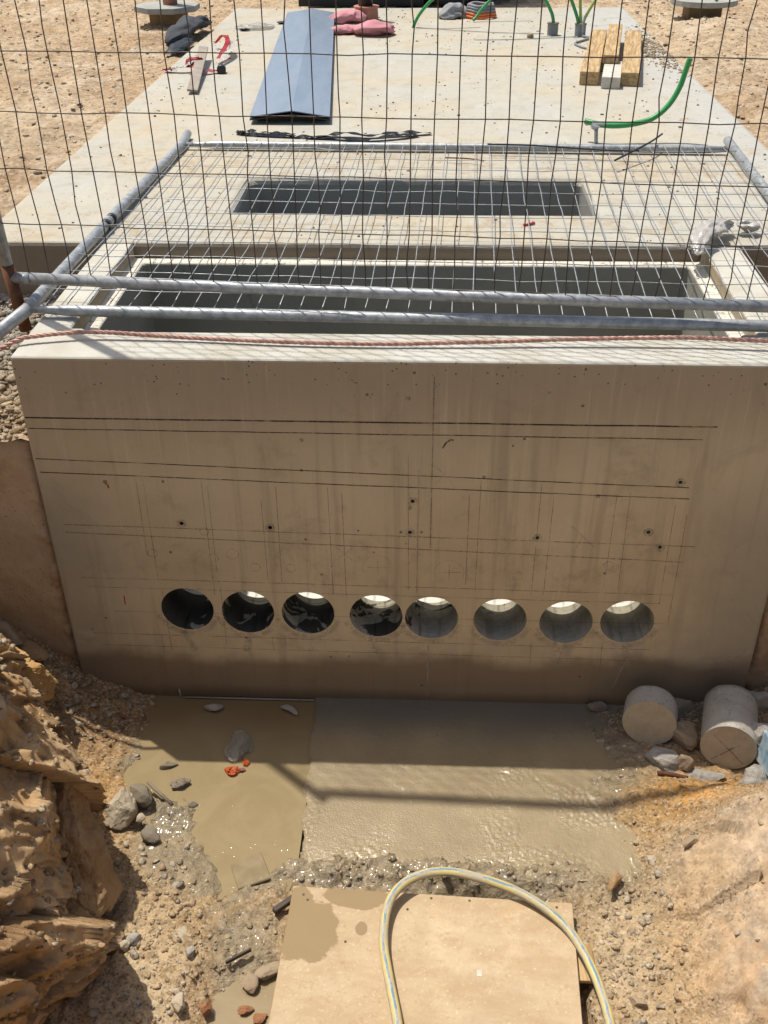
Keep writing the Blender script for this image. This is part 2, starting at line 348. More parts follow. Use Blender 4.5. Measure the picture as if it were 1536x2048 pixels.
# ------------------------------------------------------------------ object helpers
def tag(o, label=None, cat=None, group=None, kind=None):
    if label: o['label'] = label
    if cat: o['category'] = cat
    if group: o['group'] = group
    if kind: o['kind'] = kind
    return o
def empty(name, loc=(0, 0, 0), label=None, cat=None, group=None):
    o = bpy.data.objects.new(name, None); C.objects.link(o); o.location = loc; o.empty_display_size = .05
    return tag(o, label, cat, group)
def obj(name, me, mat=None, parent=None, loc=None, smooth=False):
    if isinstance(me, bmesh.types.BMesh):
        m = bpy.data.meshes.new(name); me.to_mesh(m); me.free(); me = m
    if mat is not None:
        for x in (mat if isinstance(mat, (list, tuple)) else [mat]): me.materials.append(x)
    o = bpy.data.objects.new(name, me); C.objects.link(o)
    if parent: o.parent = parent
    if loc: o.location = loc
    if smooth: me.polygons.foreach_set('use_smooth', [True]*len(me.polygons))
    return o
def npmesh(name, v, f, uv=None):
    me = bpy.data.meshes.new(name); v = np.asarray(v, np.float32); f = np.asarray(f, np.int32)
    me.vertices.add(len(v)); me.vertices.foreach_set('co', v.ravel())
    k = f.shape[1]; me.loops.add(f.size); me.loops.foreach_set('vertex_index', f.ravel())
    me.polygons.add(len(f)); me.polygons.foreach_set('loop_start', np.arange(0, f.size, k, dtype=np.int32))
    me.update(calc_edges=True); me.validate()
    if uv is not None:
        l = me.uv_layers.new(name='UVMap'); l.data.foreach_set('uv', np.asarray(uv, np.float32).ravel())
    return me
def tube(pts, r, n=8, cap=True, rr=None):
    """tube mesh round a polyline, UV u round the section, v along it"""
    P = [Vector(p) for p in pts]; V = []; F = []; UV = []
    t0 = (P[1]-P[0]).normalized(); nrm = t0.orthogonal().normalized()
    L = 0
    for i, p in enumerate(P):
        t = (P[min(i+1, len(P)-1)]-P[max(i-1, 0)]).normalized()
        nrm = (nrm-t*nrm.dot(t)).normalized(); b = t.cross(nrm)
        ri = rr[i] if rr else r
        for k in range(n):
            a = 2*math.pi*k/n; V.append(p+nrm*math.cos(a)*ri+b*math.sin(a)*ri)
    me = bpy.data.meshes.new('tube')
    for i in range(len(P)-1):
        for k in range(n):
            k2 = (k+1) % n; F.append((i*n+k, i*n+k2, (i+1)*n+k2, (i+1)*n+k))
            UV += [(k/n, i), ((k+1)/n, i), ((k+1)/n, i+1), (k/n, i+1)]
    if cap:
        F.append(tuple(range(n))[::-1]); F.append(tuple((len(P)-1)*n+k for k in range(n))); UV += [(0, 0)]*(2*n)
    me.from_pydata(V, [], F); l = me.uv_layers.new(name='UVMap')
    for i, q in enumerate(UV): l.data[i].uv = q
    for p in me.polygons: p.use_smooth = len(p.vertices) == 4
    me.update(); return me
def spline(ctrl, seg=8):
    P = [Vector(c) for c in ctrl]; out = []
    P = [P[0]*2-P[1]]+P+[P[-1]*2-P[-2]]
    for i in range(1, len(P)-2):
        for k in range(seg):
            t = k/seg; a, b, c, d = P[i-1:i+3]
            out.append(.5*((2*b)+(c-a)*t+(2*a-5*b+4*c-d)*t*t+(3*b-a-3*c+d)*t**3))
    out.append(P[-2]); return out
def box_bm(x0, x1, y0, y1, z0, z1, bev=0., seg=1):
    bm = bmesh.new(); bmesh.ops.create_cube(bm, size=1)
    for v in bm.verts: v.co = Vector((x0+(v.co.x+.5)*(x1-x0), y0+(v.co.y+.5)*(y1-y0), z0+(v.co.z+.5)*(z1-z0)))
    if bev: bmesh.ops.bevel(bm, geom=bm.edges[:], offset=bev, segments=seg, affect='EDGES', profile=.5)
    return bm
def join_bm(*bms):
    o = bms[0]
    for b in bms[1:]:
        m = bpy.data.meshes.new('t'); b.to_mesh(m); b.free(); o.from_mesh(m); bpy.data.meshes.remove(m)
    return o
def cyl_bm(r, h, n=32, r2=None, mat=None):
    bm = bmesh.new(); bmesh.ops.create_cone(bm, cap_ends=True, segments=n, radius1=r, radius2=r if r2 is None else r2, depth=h)
    if mat: bm.transform(mat)
    return bm
def apply_mods(o):
    dg = bpy.context.evaluated_depsgraph_get(); e = o.evaluated_get(dg)
    me = bpy.data.meshes.new_from_object(e); o.modifiers.clear(); o.data = me; return o
def cut(o, cutters, mods_after=()):
    tmp = []
    for c in cutters:
        co = obj('cutter', c); tmp.append(co); m = o.modifiers.new('b', 'BOOLEAN'); m.operation = 'DIFFERENCE'; m.solver = 'EXACT'; m.object = co
    bpy.context.view_layer.update(); apply_mods(o)
    for c in tmp: me = c.data; bpy.data.objects.remove(c); bpy.data.meshes.remove(me)
    return o
def bevel_mod(o, w, seg=2, ang=40):
    m = o.modifiers.new('v', 'BEVEL'); m.width = w; m.segments = seg; m.limit_method = 'ANGLE'; m.angle_limit = math.radians(ang)
    bpy.context.view_layer.update(); return apply_mods(o)
def rock_mesh(seed, sx, sy, sz, sub=3, cuts=9, rough=.10, fine=.03, flat=False):
    rnd = random.Random(seed); bm = bmesh.new(); bmesh.ops.create_icosphere(bm, subdivisions=sub, radius=1)
    pl = []
    for i in range(cuts):
        n = Vector((rnd.gauss(0, 1), rnd.gauss(0, 1), rnd.gauss(0, 1))).normalized(); pl.append((n, rnd.uniform(.42, .78)))
    off = Vector((rnd.random()*50, rnd.random()*50, rnd.random()*50))
    for v in bm.verts:
        p = v.co.copy()
        for n, d in pl:
            e = p.dot(n)-d
            if e > 0: p -= n*e*.96
        q = p.normalized()
        e1 = 1-abs(mnoise.noise(p*2.6+off))*2; e2 = 1-abs(mnoise.noise(p*6.3-off))*2
        p += q*(mnoise.noise(p*1.7+off)*rough*1.3+mnoise.noise(p*5+off)*fine*1.5+mnoise.noise(p*13+off)*fine*.9+mnoise.noise(p*29+off)*fine*.45-max(e1-.72, 0)*rough*.8-max(e2-.75, 0)*fine*1.6)
        v.co = Vector((p.x*sx*1.25, p.y*sy*1.25, p.z*sz*1.25))
    me = bpy.data.meshes.new('rock'); bm.to_mesh(me); bm.free()
    me.polygons.foreach_set('use_smooth', [not flat]*len(me.polygons)); return me
def grid_obj(name, xs, ys, hf, cf, mat, kind='structure', keep=None):
    X, Y = np.meshgrid(xs, ys); Z = hf(X, Y); nx, ny = len(xs), len(ys)
    v = np.stack([X, Y, Z], -1).reshape(-1, 3)
    i = np.arange(nx*ny).reshape(ny, nx)
    f = np.stack([i[:-1, :-1], i[:-1, 1:], i[1:, 1:], i[1:, :-1]], -1).reshape(-1, 4)
    if keep is not None:
        cx = X[:-1, :-1].ravel(); cy = Y[:-1, :-1].ravel(); f = f[keep(cx, cy)]
    me = npmesh(name, v, f)
    if cf:
        col, wet = cf(X, Y, Z)
        a = me.attributes.new('Col', 'FLOAT_COLOR', 'POINT'); rgba = np.ones((nx*ny, 4), np.float32); rgba[:, :3] = col.reshape(-1, 3)
        a.data.foreach_set('color', rgba.ravel())
        w = me.attributes.new('Wet', 'FLOAT', 'POINT'); w.data.foreach_set('value', wet.ravel().astype(np.float32))
    o = obj(name, me, mat, smooth=True); tag(o, kind=kind); return o
def axis(segs):
    out = []
    for a, b, st in segs: out.append(np.arange(a, b, st))
    out.append(np.array([segs[-1][1]])); return np.concatenate(out)

# ------------------------------------------------------------------ terrain
FL = -1.215
def facets(u, v, sc, seed, slope=1.):
    """angular blocks: every cell of a jittered lattice has its own offset and tilt"""
    u = u*sc; v = v*sc; iu = np.floor(u); iv = np.floor(v); best = np.full(u.shape, 9.); out = np.zeros(u.shape); b2 = np.full(u.shape, 9.)
    for a in (-1, 0, 1):
        for b in (-1, 0, 1):
            cu = iu+a; cv_ = iv+b; px = cu+_h(cu, cv_, seed); py = cv_+_h(cu, cv_, seed+1)
            d = (u-px)**2+(v-py)**2
            val = (_h(cu, cv_, seed+2)-.5)+slope*((u-px)*(_h(cu, cv_, seed+3)-.5)+(v-py)*(_h(cu, cv_, seed+4)-.5))
            m = d < best; b2 = np.where(m, best, np.minimum(b2, d)); out = np.where(m, val, out); best = np.where(m, d, best)
    return out, np.sqrt(b2)-np.sqrt(best)
def trench_h(x, y):
    wob = fbm(x, y, 3, 3, 5)*.05
    z = FL-.004+0*x
    # heap against the wall on the left
    hl = np.interp(-(x), [.66, .75, .92, 1.06, 1.2, 1.28, 1.6, 2.4], [-.03, -.02, .035, .105, .22, .29, .62, 1.0])
    fall = sst(-1.6, 0, y)*.25+.75
    z = z+np.maximum(hl, -.03)*fall*sst(-1.1, -.1, y+(-x-.7)*.6)
    # left cut bank in the foreground
    edge = -.97-.10*sst(-.55, -.2, y)-.30*sst(-.32, -.02, y)+fbm(x, y, 5, 3, 9)*.035
    bank = sst(0, .14, edge-x)*.36+sst(.10, .6, edge-x)*.32
    z = z+bank*sst(.02, -.28, y+wob)
    # gravelly apron at the foot of the left bank
    z = z+.035*blob(x, y, -.55, -1.0, .25, .35)+.018*blob(x, y, -.62, -.50, .10, .10)+.045*blob(x, y, -.66, -.46, .09, .055)*ridge(x, y, 24, 3, 501)+.02*blob(x, y, -.62, -.72, .12, .12)
    # right bank, smooth clay face
    e2 = .60+.05*sst(-.9, -1.2, y)-.0+fbm(x, y, 4, 3, 12)*.03
    rb = sst(0, .75, x-e2)*.50
    z = z+rb*sst(-.30, -.62, y+wob)
    z = z+.05*blob(x, y, .95, -.12, .28, .18)+.055*blob(x, y, .82, -.40, .22, .10)
    z = z+sst(1.0, 1.7, x)*.5*sst(-.7, 0, y)
    # mud ridge across the front of the footing and hollow behind the board
    z = z+.030*blob(x, y, .12, -.66, .42, .035)-.065*blob(x, y, .23, -.745, .15, .035)-.05*sst(.025, .0, np.abs(x-.475))*sst(-.84, -.90, y)
    # puddle basin
    pud = pud_mask(x, y)
    z = z-.022*pud-.075*blob(x, y, -.36, -1.09, .11, .13)
    # back of the trench
    z = z+sst(-1.7, -2.25, y)*.85
    # relief
    d = 1-.93*np.clip(pud*1.2, 0, 1)
    wf = fbm(x, y, 6, 4, 91)*.10+fbm(x, y, 26, 3, 92)*.03; foot = sst(-.66, -.50, y+wf)*sst(-.34, -.28, x)*(1-sst(.46, .72, x+wf*1.5+(y+.35)*.35)); d = d*(1-foot*.95)
    lumps = fbm(x, y, 22, 4, 3)*.012+ridge(x, y, 34, 3, 8)*.010-.004+fbm(x, y, 95, 3, 41)*.004
    steep = np.clip(bank*2.2, 0, 1)
    cliff = (ridge(x, y, 7, 4, 31)-.45)*.11*steep+fbm(x, y, 16, 4, 77)*.035*steep
    mudr = blob(x, y, .05, -.66, .50, .10)
    z = z+lumps*d+cliff*(1-.6*pud)+(ridge(x+fbm(x, y, 20, 2, 57)*.03, y, 24, 4, 55)-.5)*.036*mudr
    z = z-foot*.010
    rbm = sst(.05, .3, x-e2)*sst(-.35, -.6, y)
    fa, ga = facets(x+y*.5+wob, (y-x*.6)*.7, 7, 300, 1.2); fb, gb = facets(x*1.0+wob, y, 24, 310, 1.2)
    z = z-rbm*lumps*.75+rbm*(fa*.045+fb*.010*np.clip(.5+2*fbm(x, y, 5, 3, 89), 0, 1)+ridge(x+y*.6, (y-x*.5)*.5, 9, 4, 88)*.02)
    return z
def pud_mask(x, y):
    w = fbm(x, y, 9, 3, 20)*.05+fbm(x, y, 38, 3, 24)*.022
    right = np.where(y > -.62, -.272, -.272-(-.62-y)*1.2)
    left = np.interp(y, [-.78, -.68, -.58, -.47, -.36, -.30, -.2, -.11, 0, .03], [-.44, -.50, -.56, -.60, -.69, -.76, -.75, -.72, -.70, -.70])
    m = sst(-.045, .035, x-left+w)*sst(-.008, .012, right-x)*sst(-.83, -.77, y+w*.6)
    return m
def trench_c(x, y, z):
    c = np.zeros(x.shape+(3,)); base = np.array((.41, .28, .15)); c[:] = base
    def put(m, col):
        nonlocal c
        m = np.clip(m, 0, 1)[..., None]; c = c*(1-m)+np.array(col)*m
    n = fbm(x, y, 7, 4, 60); n2 = fbm(x, y, 18, 4, 61)
    put(.5+n*1.2, (.33, .225, .125))
    put(blob(x, y, -.95, -.08, .38, .22)*1.2, (.265, .165, .085))  # heap at the wall, its shade deepened in the earth colour
    put(blob(x, y, -.80, -.42, .16, .12)*1.1, (.46, .275, .11))
    put(blob(x, y, -.62, -.03, .10, .07)*1.2+n2*.1, (.30, .12, .04))
    put(blob(x, y, -.58, -1.02, .20, .30)*1.15+n2*.3, (.50, .40, .265))
    put(blob(x, y, -.45, -.84, .12, .10)+n2*.2, (.40, .26, .13))
    put(blob(x, y, -.42, -1.05, .07, .18)*.9+n2*.2, (.33, .18, .07))
    put(blob(x, y, .80, -.40, .22, .10)*1.5+n2*.25, (.50, .275, .085))
    put(blob(x, y, .62, -.50, .13, .10)*.9+n2*.2, (.43, .27, .11))
    put(blob(x, y, -.66, -.46, .10, .06)*1.1, (.25, .205, .15))
    put(blob(x, y, .58, -.90, .13, .35)+n2*.3, (.47, .375, .25))
    put(sst(.66, .90, x)*sst(-.45, -.65, y)*(.9+n*.5), (.43, .345, .26))
    put(sst(.68, .95, x)*sst(-.45, -.65, y)*np.clip(n*2.2, 0, 1), (.36, .31, .26))
    put(sst(.62, .9, x)*blob(x, y, .92, -1.0, .3, .18)*np.clip(.3+n2*2, 0, .7), (.44, .28, .15))
    shore = np.clip(pud_mask(x+.05, y)+pud_mask(x+.09, y+.02)*.6+pud_mask(x, y+.05)*.6+n2*.25, 0, 1)*sst(-.02, -.16, y); put(shore*.8, (.285, .22, .13))
    # grey wet mud
    wetm = np.clip(pud_mask(x+.04, y)+blob(x, y, -.66, -.50, .12, .10)*.9+blob(x, y, -.58, -.62, .13, .12)*1.0+blob(x, y, .05, -.66, .55, .075)*1.3
                   +blob(x, y, .05, -.35, .55, .28)*1.4+blob(x, y, .55, -.22, .20, .22)+blob(x, y, -.38, -.88, .13, .13)*.8+blob(x, y, -.34, -1.04, .10, .14)+blob(x, y, .22, -.75, .2, .05)+shore*.6+n2*.22-.05, 0, 1)
    put(wetm*.92, (.285, .222, .128))
    put(blob(x, y, .85, -.06, .25, .10)*1.2, (.14, .12, .095))
    put(sst(-.85, -1.0, x)*sst(-.3, -.5, y)*.7, (.38, .245, .125))
    dryk = 1-np.clip(wetm, 0, 1)[..., None]; c = c*(1-dryk*(1-np.array((1.02, .955, .84))))
    wet = np.clip(sst(.45, .95, wetm)*(.55+.5*vnoise(x*14, y*14, 5))*np.clip(1-blob(x, y, -.6, -.03, .1, .07), 0, 1), 0, 1)
    cm = sst(.66, .86, x)*sst(-.50, -.66, y)*np.clip(.75+fbm(x, y, 6, 3, 99)*1.3, 0, 1)
    return c, np.where(cm > .02, -cm, wet)
xs = axis([(-3.2, -1.5, .05), (-1.5, 1.35, .0055), (1.35, 3.2, .05)])
ys = axis([(-3.4, -1.3, .03), (-1.3, .035, .0055)])
grid_obj('trench_floor', xs, ys, trench_h, trench_c, M['earth'])

def rock_bank():
    ys = np.arange(-1.40, -.16, .005); ts = np.linspace(0, 1, 190); Y, T = np.meshgrid(ys, ts)
    xe = np.interp(Y, [-1.4, -1.2, -1.04, -.95, -.83, -.70, -.6, -.5, -.37, -.25, -.16], [-.84, -.80, -.755, -.745, -.755, -.80, -.86, -.93, -1.00, -1.06, -1.12])
    px = np.interp(T, [0, .38, .62, .78, 1], [-.035, 0, -.09, -.17, -.60]); pz = np.interp(T, [0, .38, .62, .78, 1], [-1.28, -.99, -.74, -.52, -.40])
    S_ = np.interp(T, [0, .38, .62, .78, 1], [0, .29, .555, .79, 1.25])
    wu = Y+fbm(Y, S_, 6, 3, 201)*.02+S_*.25; wv = S_*.9+fbm(Y, S_, 6, 3, 202)*.02+Y*.45
    f1, g1 = facets(wu, wv, 3.4, 214, 2.3); f2, g2 = facets(wu+.3, wv, 9.5, 220, 2.2); f3, g3 = facets(wu, wv+.7, 27, 230, 2.2); f4, g4 = facets(wu*.7, wv*1.6+.2, 60, 260, 1.8)
    u_ = (S_*1.0+Y*.30+f1*.22+fbm(Y, S_, 5, 3, 250)*.05)*9; terr = (u_-np.floor(u_)); terr = np.clip(terr*1.25, 0, 1)-.5
    lm = np.clip(.35+fbm(Y, S_, 2.5, 2, 251)*2.2, 0, 1)
    d = f1*.10+f2*.042+f3*.016+f4*.006*lm+terr*.030*lm+fbm(Y, S_, 45, 4, 203)*.004-np.clip(.03-g1, 0, .03)*.8
    low = sst(.40, .0, T); d = d*(1-.35*low)
    nx = np.interp(T, [0, .38, .62, 1], [.96, .94, .90, .35]); nz = np.interp(T, [0, .38, .62, 1], [.1, .22, .36, .93])
    X = xe+px+d*nx; Z = pz+d*nz; Y2 = Y-d*.25
    i = np.arange(X.size).reshape(X.shape); f = np.stack([i[:-1, 1:], i[:-1, :-1], i[1:, :-1], i[1:, 1:]], -1).reshape(-1, 4)[:, ::-1]
    me = npmesh('earth_bank', np.stack([X, Y2, Z], -1).reshape(-1, 3), f)
    c = np.zeros(X.shape+(3,)); c[:] = (.40, .25, .115); n = np.clip(.5+fbm(Y, S_, 5, 4, 240)*1.6, 0, 1)[..., None]
    c = c*(1-n)+np.array((.50, .34, .18))*n; n = np.clip(f2*1.2-.3, 0, .4)[..., None]; c = c*(1-n)+np.array((.44, .34, .22))*n
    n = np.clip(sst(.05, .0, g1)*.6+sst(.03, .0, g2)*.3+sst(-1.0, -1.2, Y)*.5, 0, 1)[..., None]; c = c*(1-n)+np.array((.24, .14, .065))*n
    rgba = np.ones((X.size, 4), np.float32); rgba[:, :3] = c.reshape(-1, 3)
    me.attributes.new('Col', 'FLOAT_COLOR', 'POINT').data.foreach_set('color', rgba.ravel()); me.attributes.new('Wet', 'FLOAT', 'POINT')
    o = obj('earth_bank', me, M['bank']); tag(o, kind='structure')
    gt = np.gradient(Z, axis=0)/(np.abs(np.gradient(X, axis=0))+1e-4); cand = np.argwhere((gt < 1.3) & (gt > -.3) & (T > .25)); pk = cand[np.random.RandomState(8).randint(0, len(cand), 1500)]
    return np.stack([X, Y2, Z], -1)[pk[:, 0], pk[:, 1]]
BANK_LEDGES = rock_bank()

def upper_h(x, y):
    l = np.where(x < 0, -1, 1)
    low = sst(1.15, .80, y)*sst(1.9, 1.50, np.abs(x))
    z = -.035-.20*low-.06*sst(.5, .03, y)*sst(1.7, 1.2, np.abs(x))
    z = z+fbm(x, y, 1.1, 4, 2)*.035+fbm(x, y, 7, 5, 4)*.022+ridge(x, y, 11, 4, 6)*.016+fbm(x, y, 40, 3, 7)*.009+ridge(x*.35+y*.1, y*1.6, 6, 3, 19)*.014
    z = z+.07*blob(x, y, -1.85, 4.95, .25, .35)+.08*blob(x, y, 1.95, 5.2, .35, .6)+.03*blob(x, y, 1.75, 3.6, .25, .6)+.04*blob(x, y, -1.9, 5.6, .3, .2)
    z = z-.03*blob(x, y, -1.70, 1.75, .12, .6)
    return z
def upper_c(x, y, z):
    c = np.zeros(x.shape+(3,)); c[:] = (.55, .415, .265)
    n = np.clip(.5+fbm(x, y, 1.4, 5, 70)*1.5, 0, 1)[..., None]; c = c*(1-n)+np.array((.47, .33, .195))*n
    n = np.clip(fbm(x, y, 5, 5, 71)*1.8-.1, 0, 1)[..., None]; c = c*(1-n)+np.array((.60, .485, .335))*n
    g = (np.clip(blob(x, y, -1.3, .75, .35, .4)*1.2, 0, 1))[..., None]; c = c*(1-g*.7)+np.array((.40, .375, .33))*g*.7
    d = np.clip(blob(x, y, -1.72, 1.9, .15, .6)+blob(x, y, -1.85, 5.0, .2, .4)*.6+blob(x, y, 1.85, 3.9, .3, .5)*.6, 0, 1)[..., None]
    c = c*(1-d*.6)+np.array((.34, .215, .115))*d*.6
    return c, np.zeros(x.shape)
xl = axis([(-7, -4.2, .12), (-4.2, -1.02, .014)]); xr = axis([(1.02, 3.6, .014), (3.6, 7, .12)])
yl = axis([(.022, .9, .010), (.9, 8.0, .018), (8.0, 14, .15)])
grid_obj('ground', xl, yl, upper_h, upper_c, M['soil'])
grid_obj('ground', xr, yl, upper_h, upper_c, M['soil'])
grid_obj('ground', axis([(-1.02, 1.02, .02)]), axis([(6.30, 8, .02), (8, 14, .15)]), upper_h, upper_c, M['soil'])
def ring():
    v = []; f = []
    for (x0, x1, y0, y1) in ((-300, -6.9, -300, 300), (6.9, 300, -300, 300), (-6.9, 6.9, 13.9, 300), (-6.9, 6.9, -300, -3.3), (-6.9, -3.15, -3.3, .05), (3.15, 6.9, -3.3, .05)):
        k = len(v); v += [(x0, y0, -.09), (x1, y0, -.09), (x1, y1, -.09), (x0, y1, -.09)]; f.append((k, k+1, k+2, k+3))
    me = npmesh('ground', v, f); a = me.attributes.new('Col', 'FLOAT_COLOR', 'POINT'); a.data.foreach_set('color', np.tile(np.array((.52, .385, .24, 1), np.float32), len(v)))
    tag(obj('ground', me, M['soil']), kind='structure')
ring()
# cut earth faces beside the chamber: ragged, with thickness in depth
def earth_face(x0, x1, top):
    t = NT('trowelled_earth_face')
    col = t.mix(t.rng(t.noise(3, 6, .65), .35, .68), (.50, .37, .23), (.41, .285, .165))
    col = t.mix(t.rng(t.noise(8, 5, .8), .56, .7, 0, .6), col, (.33, .205, .105)); z = t.sep()[2]
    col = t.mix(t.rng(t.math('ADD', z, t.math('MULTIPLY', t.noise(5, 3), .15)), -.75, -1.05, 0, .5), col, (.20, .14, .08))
    v = t.vor(75); col = t.mix(t.math('MULTIPLY', t.rng(v, .1, .16, 1, 0), t.rng(t.noise(7), .5, .56)), col, (.07, .05, .03))
    mt = t.done(col, .9, t.bump(t.noise(35, 6, .7), .7, .008), 0, .2)
    xs = np.arange(x0, x1+.001, .006); zs = np.arange(-1.5, 0.001, .012); X, Z = np.meshgrid(xs, zs)
    T = top+fbm(X, X*0, 9, 4, 33)*.02; s = (Z+1.5)/1.5; ZZ = -1.5+s*(T+1.5)
    Y = .030+fbm(X, ZZ, 6, 4, 14)*.012-sst(-.05, 0, ZZ-T)*-.012
    ge = x1 if x0 < 0 else x0; Y = Y+np.exp(-((X-ge)/.016)**2)*(.035+.05*fbm(X*0+3, ZZ, 16, 4, 90))+.02*np.exp(-((X-ge)/.05)**2)*fbm(X, ZZ, 30, 3, 93)
    i = np.arange(X.size).reshape(X.shape); f = np.stack([i[:-1, :-1], i[:-1, 1:], i[1:, 1:], i[1:, :-1]], -1).reshape(-1, 4)
    v = np.stack([X, Y, ZZ], -1).reshape(-1, 3); k = len(v)
    # cap going back under the upper ground
    tl = i[-1]; back = v[tl].copy(); back[:, 1] += .12; back[:, 2] -= .03; v = np.vstack([v, back])
    f2 = np.array([[tl[j], tl[j+1], k+j+1, k+j] for j in range(len(tl)-1)]); f = np.vstack([f, f2])
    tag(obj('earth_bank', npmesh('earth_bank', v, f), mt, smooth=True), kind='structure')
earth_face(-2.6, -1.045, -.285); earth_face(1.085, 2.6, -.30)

# ------------------------------------------------------------------ water and footing
wb = bmesh.new()
def flat_poly(name, pts, z, mat, thick=0., wob=.0, kind='structure', sub=6, seed=0):
    rnd = random.Random(seed); P = spline([Vector((a, b, 0)) for a, b in pts]+[Vector((*pts[0], 0))], sub)[:-1] if sub else [Vector((a, b, 0)) for a, b in pts]
    bm = bmesh.new(); vs = [bm.verts.new((p.x+rnd.uniform(-wob, wob), p.y+rnd.uniform(-wob, wob), z)) for p in P]
    f = bm.faces.new(vs)
    if f.normal.z < 0: f.normal_flip()
    if thick:
        r = bmesh.ops.extrude_face_region(bm, geom=[f])
        for g in r['geom']:
            if isinstance(g, bmesh.types.BMVert): g.co.z -= thick
        bmesh.ops.recalc_face_normals(bm, faces=bm.faces[:])
    bmesh.ops.triangulate(bm, faces=[f for f in bm.faces if len(f.verts) > 4])
    return tag(obj(name, bm, mat), kind=kind)
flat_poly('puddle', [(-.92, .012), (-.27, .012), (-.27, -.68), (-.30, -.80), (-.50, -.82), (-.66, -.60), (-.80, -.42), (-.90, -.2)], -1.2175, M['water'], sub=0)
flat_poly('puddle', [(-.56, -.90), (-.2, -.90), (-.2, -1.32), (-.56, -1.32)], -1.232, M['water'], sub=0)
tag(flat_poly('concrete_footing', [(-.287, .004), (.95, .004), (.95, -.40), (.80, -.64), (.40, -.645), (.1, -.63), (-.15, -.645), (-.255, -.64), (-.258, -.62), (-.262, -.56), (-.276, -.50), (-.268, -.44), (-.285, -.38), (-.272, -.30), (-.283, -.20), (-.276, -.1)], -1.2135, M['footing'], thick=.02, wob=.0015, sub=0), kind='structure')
def slurry():
    xs_ = np.arange(-.292, .96, .003); ys_ = np.arange(-.68, .005, .003)
    def edge(y): return np.interp(y, [-.70, -.62, -.56, -.50, -.44, -.38, -.30, -.20, -.10, .004], [-.250, -.257, -.262, -.275, -.267, -.284, -.271, -.282, -.275, -.286])+fbm(y*1.0, y*0, 40, 3, 400)*.006+fbm(y*1.0, y*0, 9, 2, 410)*.008
    def hf(x, y):
        p = np.clip(sst(-.40, -.58, y)*.9+sst(.15, .45, x)*sst(-.20, -.34, y)*.9+.05+(vnoise(x*11, y*11, 401)-.62)*1.3*sst(-.15, -.3, y), 0, 1)
        p = p*np.clip(vnoise(x*10+3, y*13, 411)*2.0-.45+sst(-.56, -.64, y)*.3, .12, 1)
        w = fbm(x, y, 9, 2, 402)*.02
        h = (ridge(x+w, (y+w)*1.2, 60, 2, 403)-.45)*.0016+fbm(x, y, 125, 2, 404)*.0031+np.maximum(ridge(x-w, y+w, 13, 2, 409)-.78, 0)*.02
        return -1.2095+p*(h+.001)+fbm(x, y, 7, 3, 405)*.0012-.003*sst(.010, 0, x-edge(y))
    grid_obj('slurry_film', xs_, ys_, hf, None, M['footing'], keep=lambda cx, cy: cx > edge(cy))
slurry()

# ------------------------------------------------------------------ concrete chamber
HX = [-.667, -.479, -.292, -.082, .089, .299, .501, .686]; HZ = [-.849, -.856, -.855, -.861, -.864, -.866, -.871, -.864]
TIES = [(-.648, -.528), (-.388, -.537), (.028, -.438), (.021, -.546), (.391, -.557), (.707, -.531), (.747, -.583), (.773, -.361)]
chamber = empty('concrete_chamber', (0, .45, -1.4), 'cast concrete pit chamber with eight cored round openings in a row and long slab behind', 'concrete chamber')
def part(name, me, mat, smooth=False):
    o = obj(name, me, mat, smooth=smooth); o.parent = chamber; o.matrix_parent_inverse = Matrix.Translation((0, -.45, 1.4)); return o
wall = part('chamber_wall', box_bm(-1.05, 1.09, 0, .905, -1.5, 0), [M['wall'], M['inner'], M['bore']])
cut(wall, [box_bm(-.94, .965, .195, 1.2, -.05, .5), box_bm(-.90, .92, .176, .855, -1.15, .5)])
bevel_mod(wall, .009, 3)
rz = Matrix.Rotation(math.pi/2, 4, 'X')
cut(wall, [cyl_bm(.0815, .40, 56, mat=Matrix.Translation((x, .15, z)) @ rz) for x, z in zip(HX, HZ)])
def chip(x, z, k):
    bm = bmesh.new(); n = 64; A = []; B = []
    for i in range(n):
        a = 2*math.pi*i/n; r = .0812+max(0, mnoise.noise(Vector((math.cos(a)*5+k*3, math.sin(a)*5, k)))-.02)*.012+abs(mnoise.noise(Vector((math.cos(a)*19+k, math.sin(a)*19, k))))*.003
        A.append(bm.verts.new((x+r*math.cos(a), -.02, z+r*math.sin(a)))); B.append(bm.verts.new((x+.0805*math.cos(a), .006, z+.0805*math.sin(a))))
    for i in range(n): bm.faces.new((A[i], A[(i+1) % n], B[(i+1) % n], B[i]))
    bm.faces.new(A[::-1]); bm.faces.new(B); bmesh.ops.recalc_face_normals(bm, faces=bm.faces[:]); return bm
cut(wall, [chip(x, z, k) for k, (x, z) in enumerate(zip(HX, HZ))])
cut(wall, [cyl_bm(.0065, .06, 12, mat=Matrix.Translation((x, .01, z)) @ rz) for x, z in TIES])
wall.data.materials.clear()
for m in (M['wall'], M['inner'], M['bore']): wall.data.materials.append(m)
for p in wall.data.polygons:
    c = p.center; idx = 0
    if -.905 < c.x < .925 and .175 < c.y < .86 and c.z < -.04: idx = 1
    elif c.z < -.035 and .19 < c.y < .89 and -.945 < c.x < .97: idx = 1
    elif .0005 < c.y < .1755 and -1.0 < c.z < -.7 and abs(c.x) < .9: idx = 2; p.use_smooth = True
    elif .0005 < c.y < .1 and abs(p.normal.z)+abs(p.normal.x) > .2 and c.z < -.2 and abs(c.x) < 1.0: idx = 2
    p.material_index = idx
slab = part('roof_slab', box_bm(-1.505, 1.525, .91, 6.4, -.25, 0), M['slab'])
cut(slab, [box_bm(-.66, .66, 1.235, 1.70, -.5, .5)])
bevel_mod(slab, .028, 3)
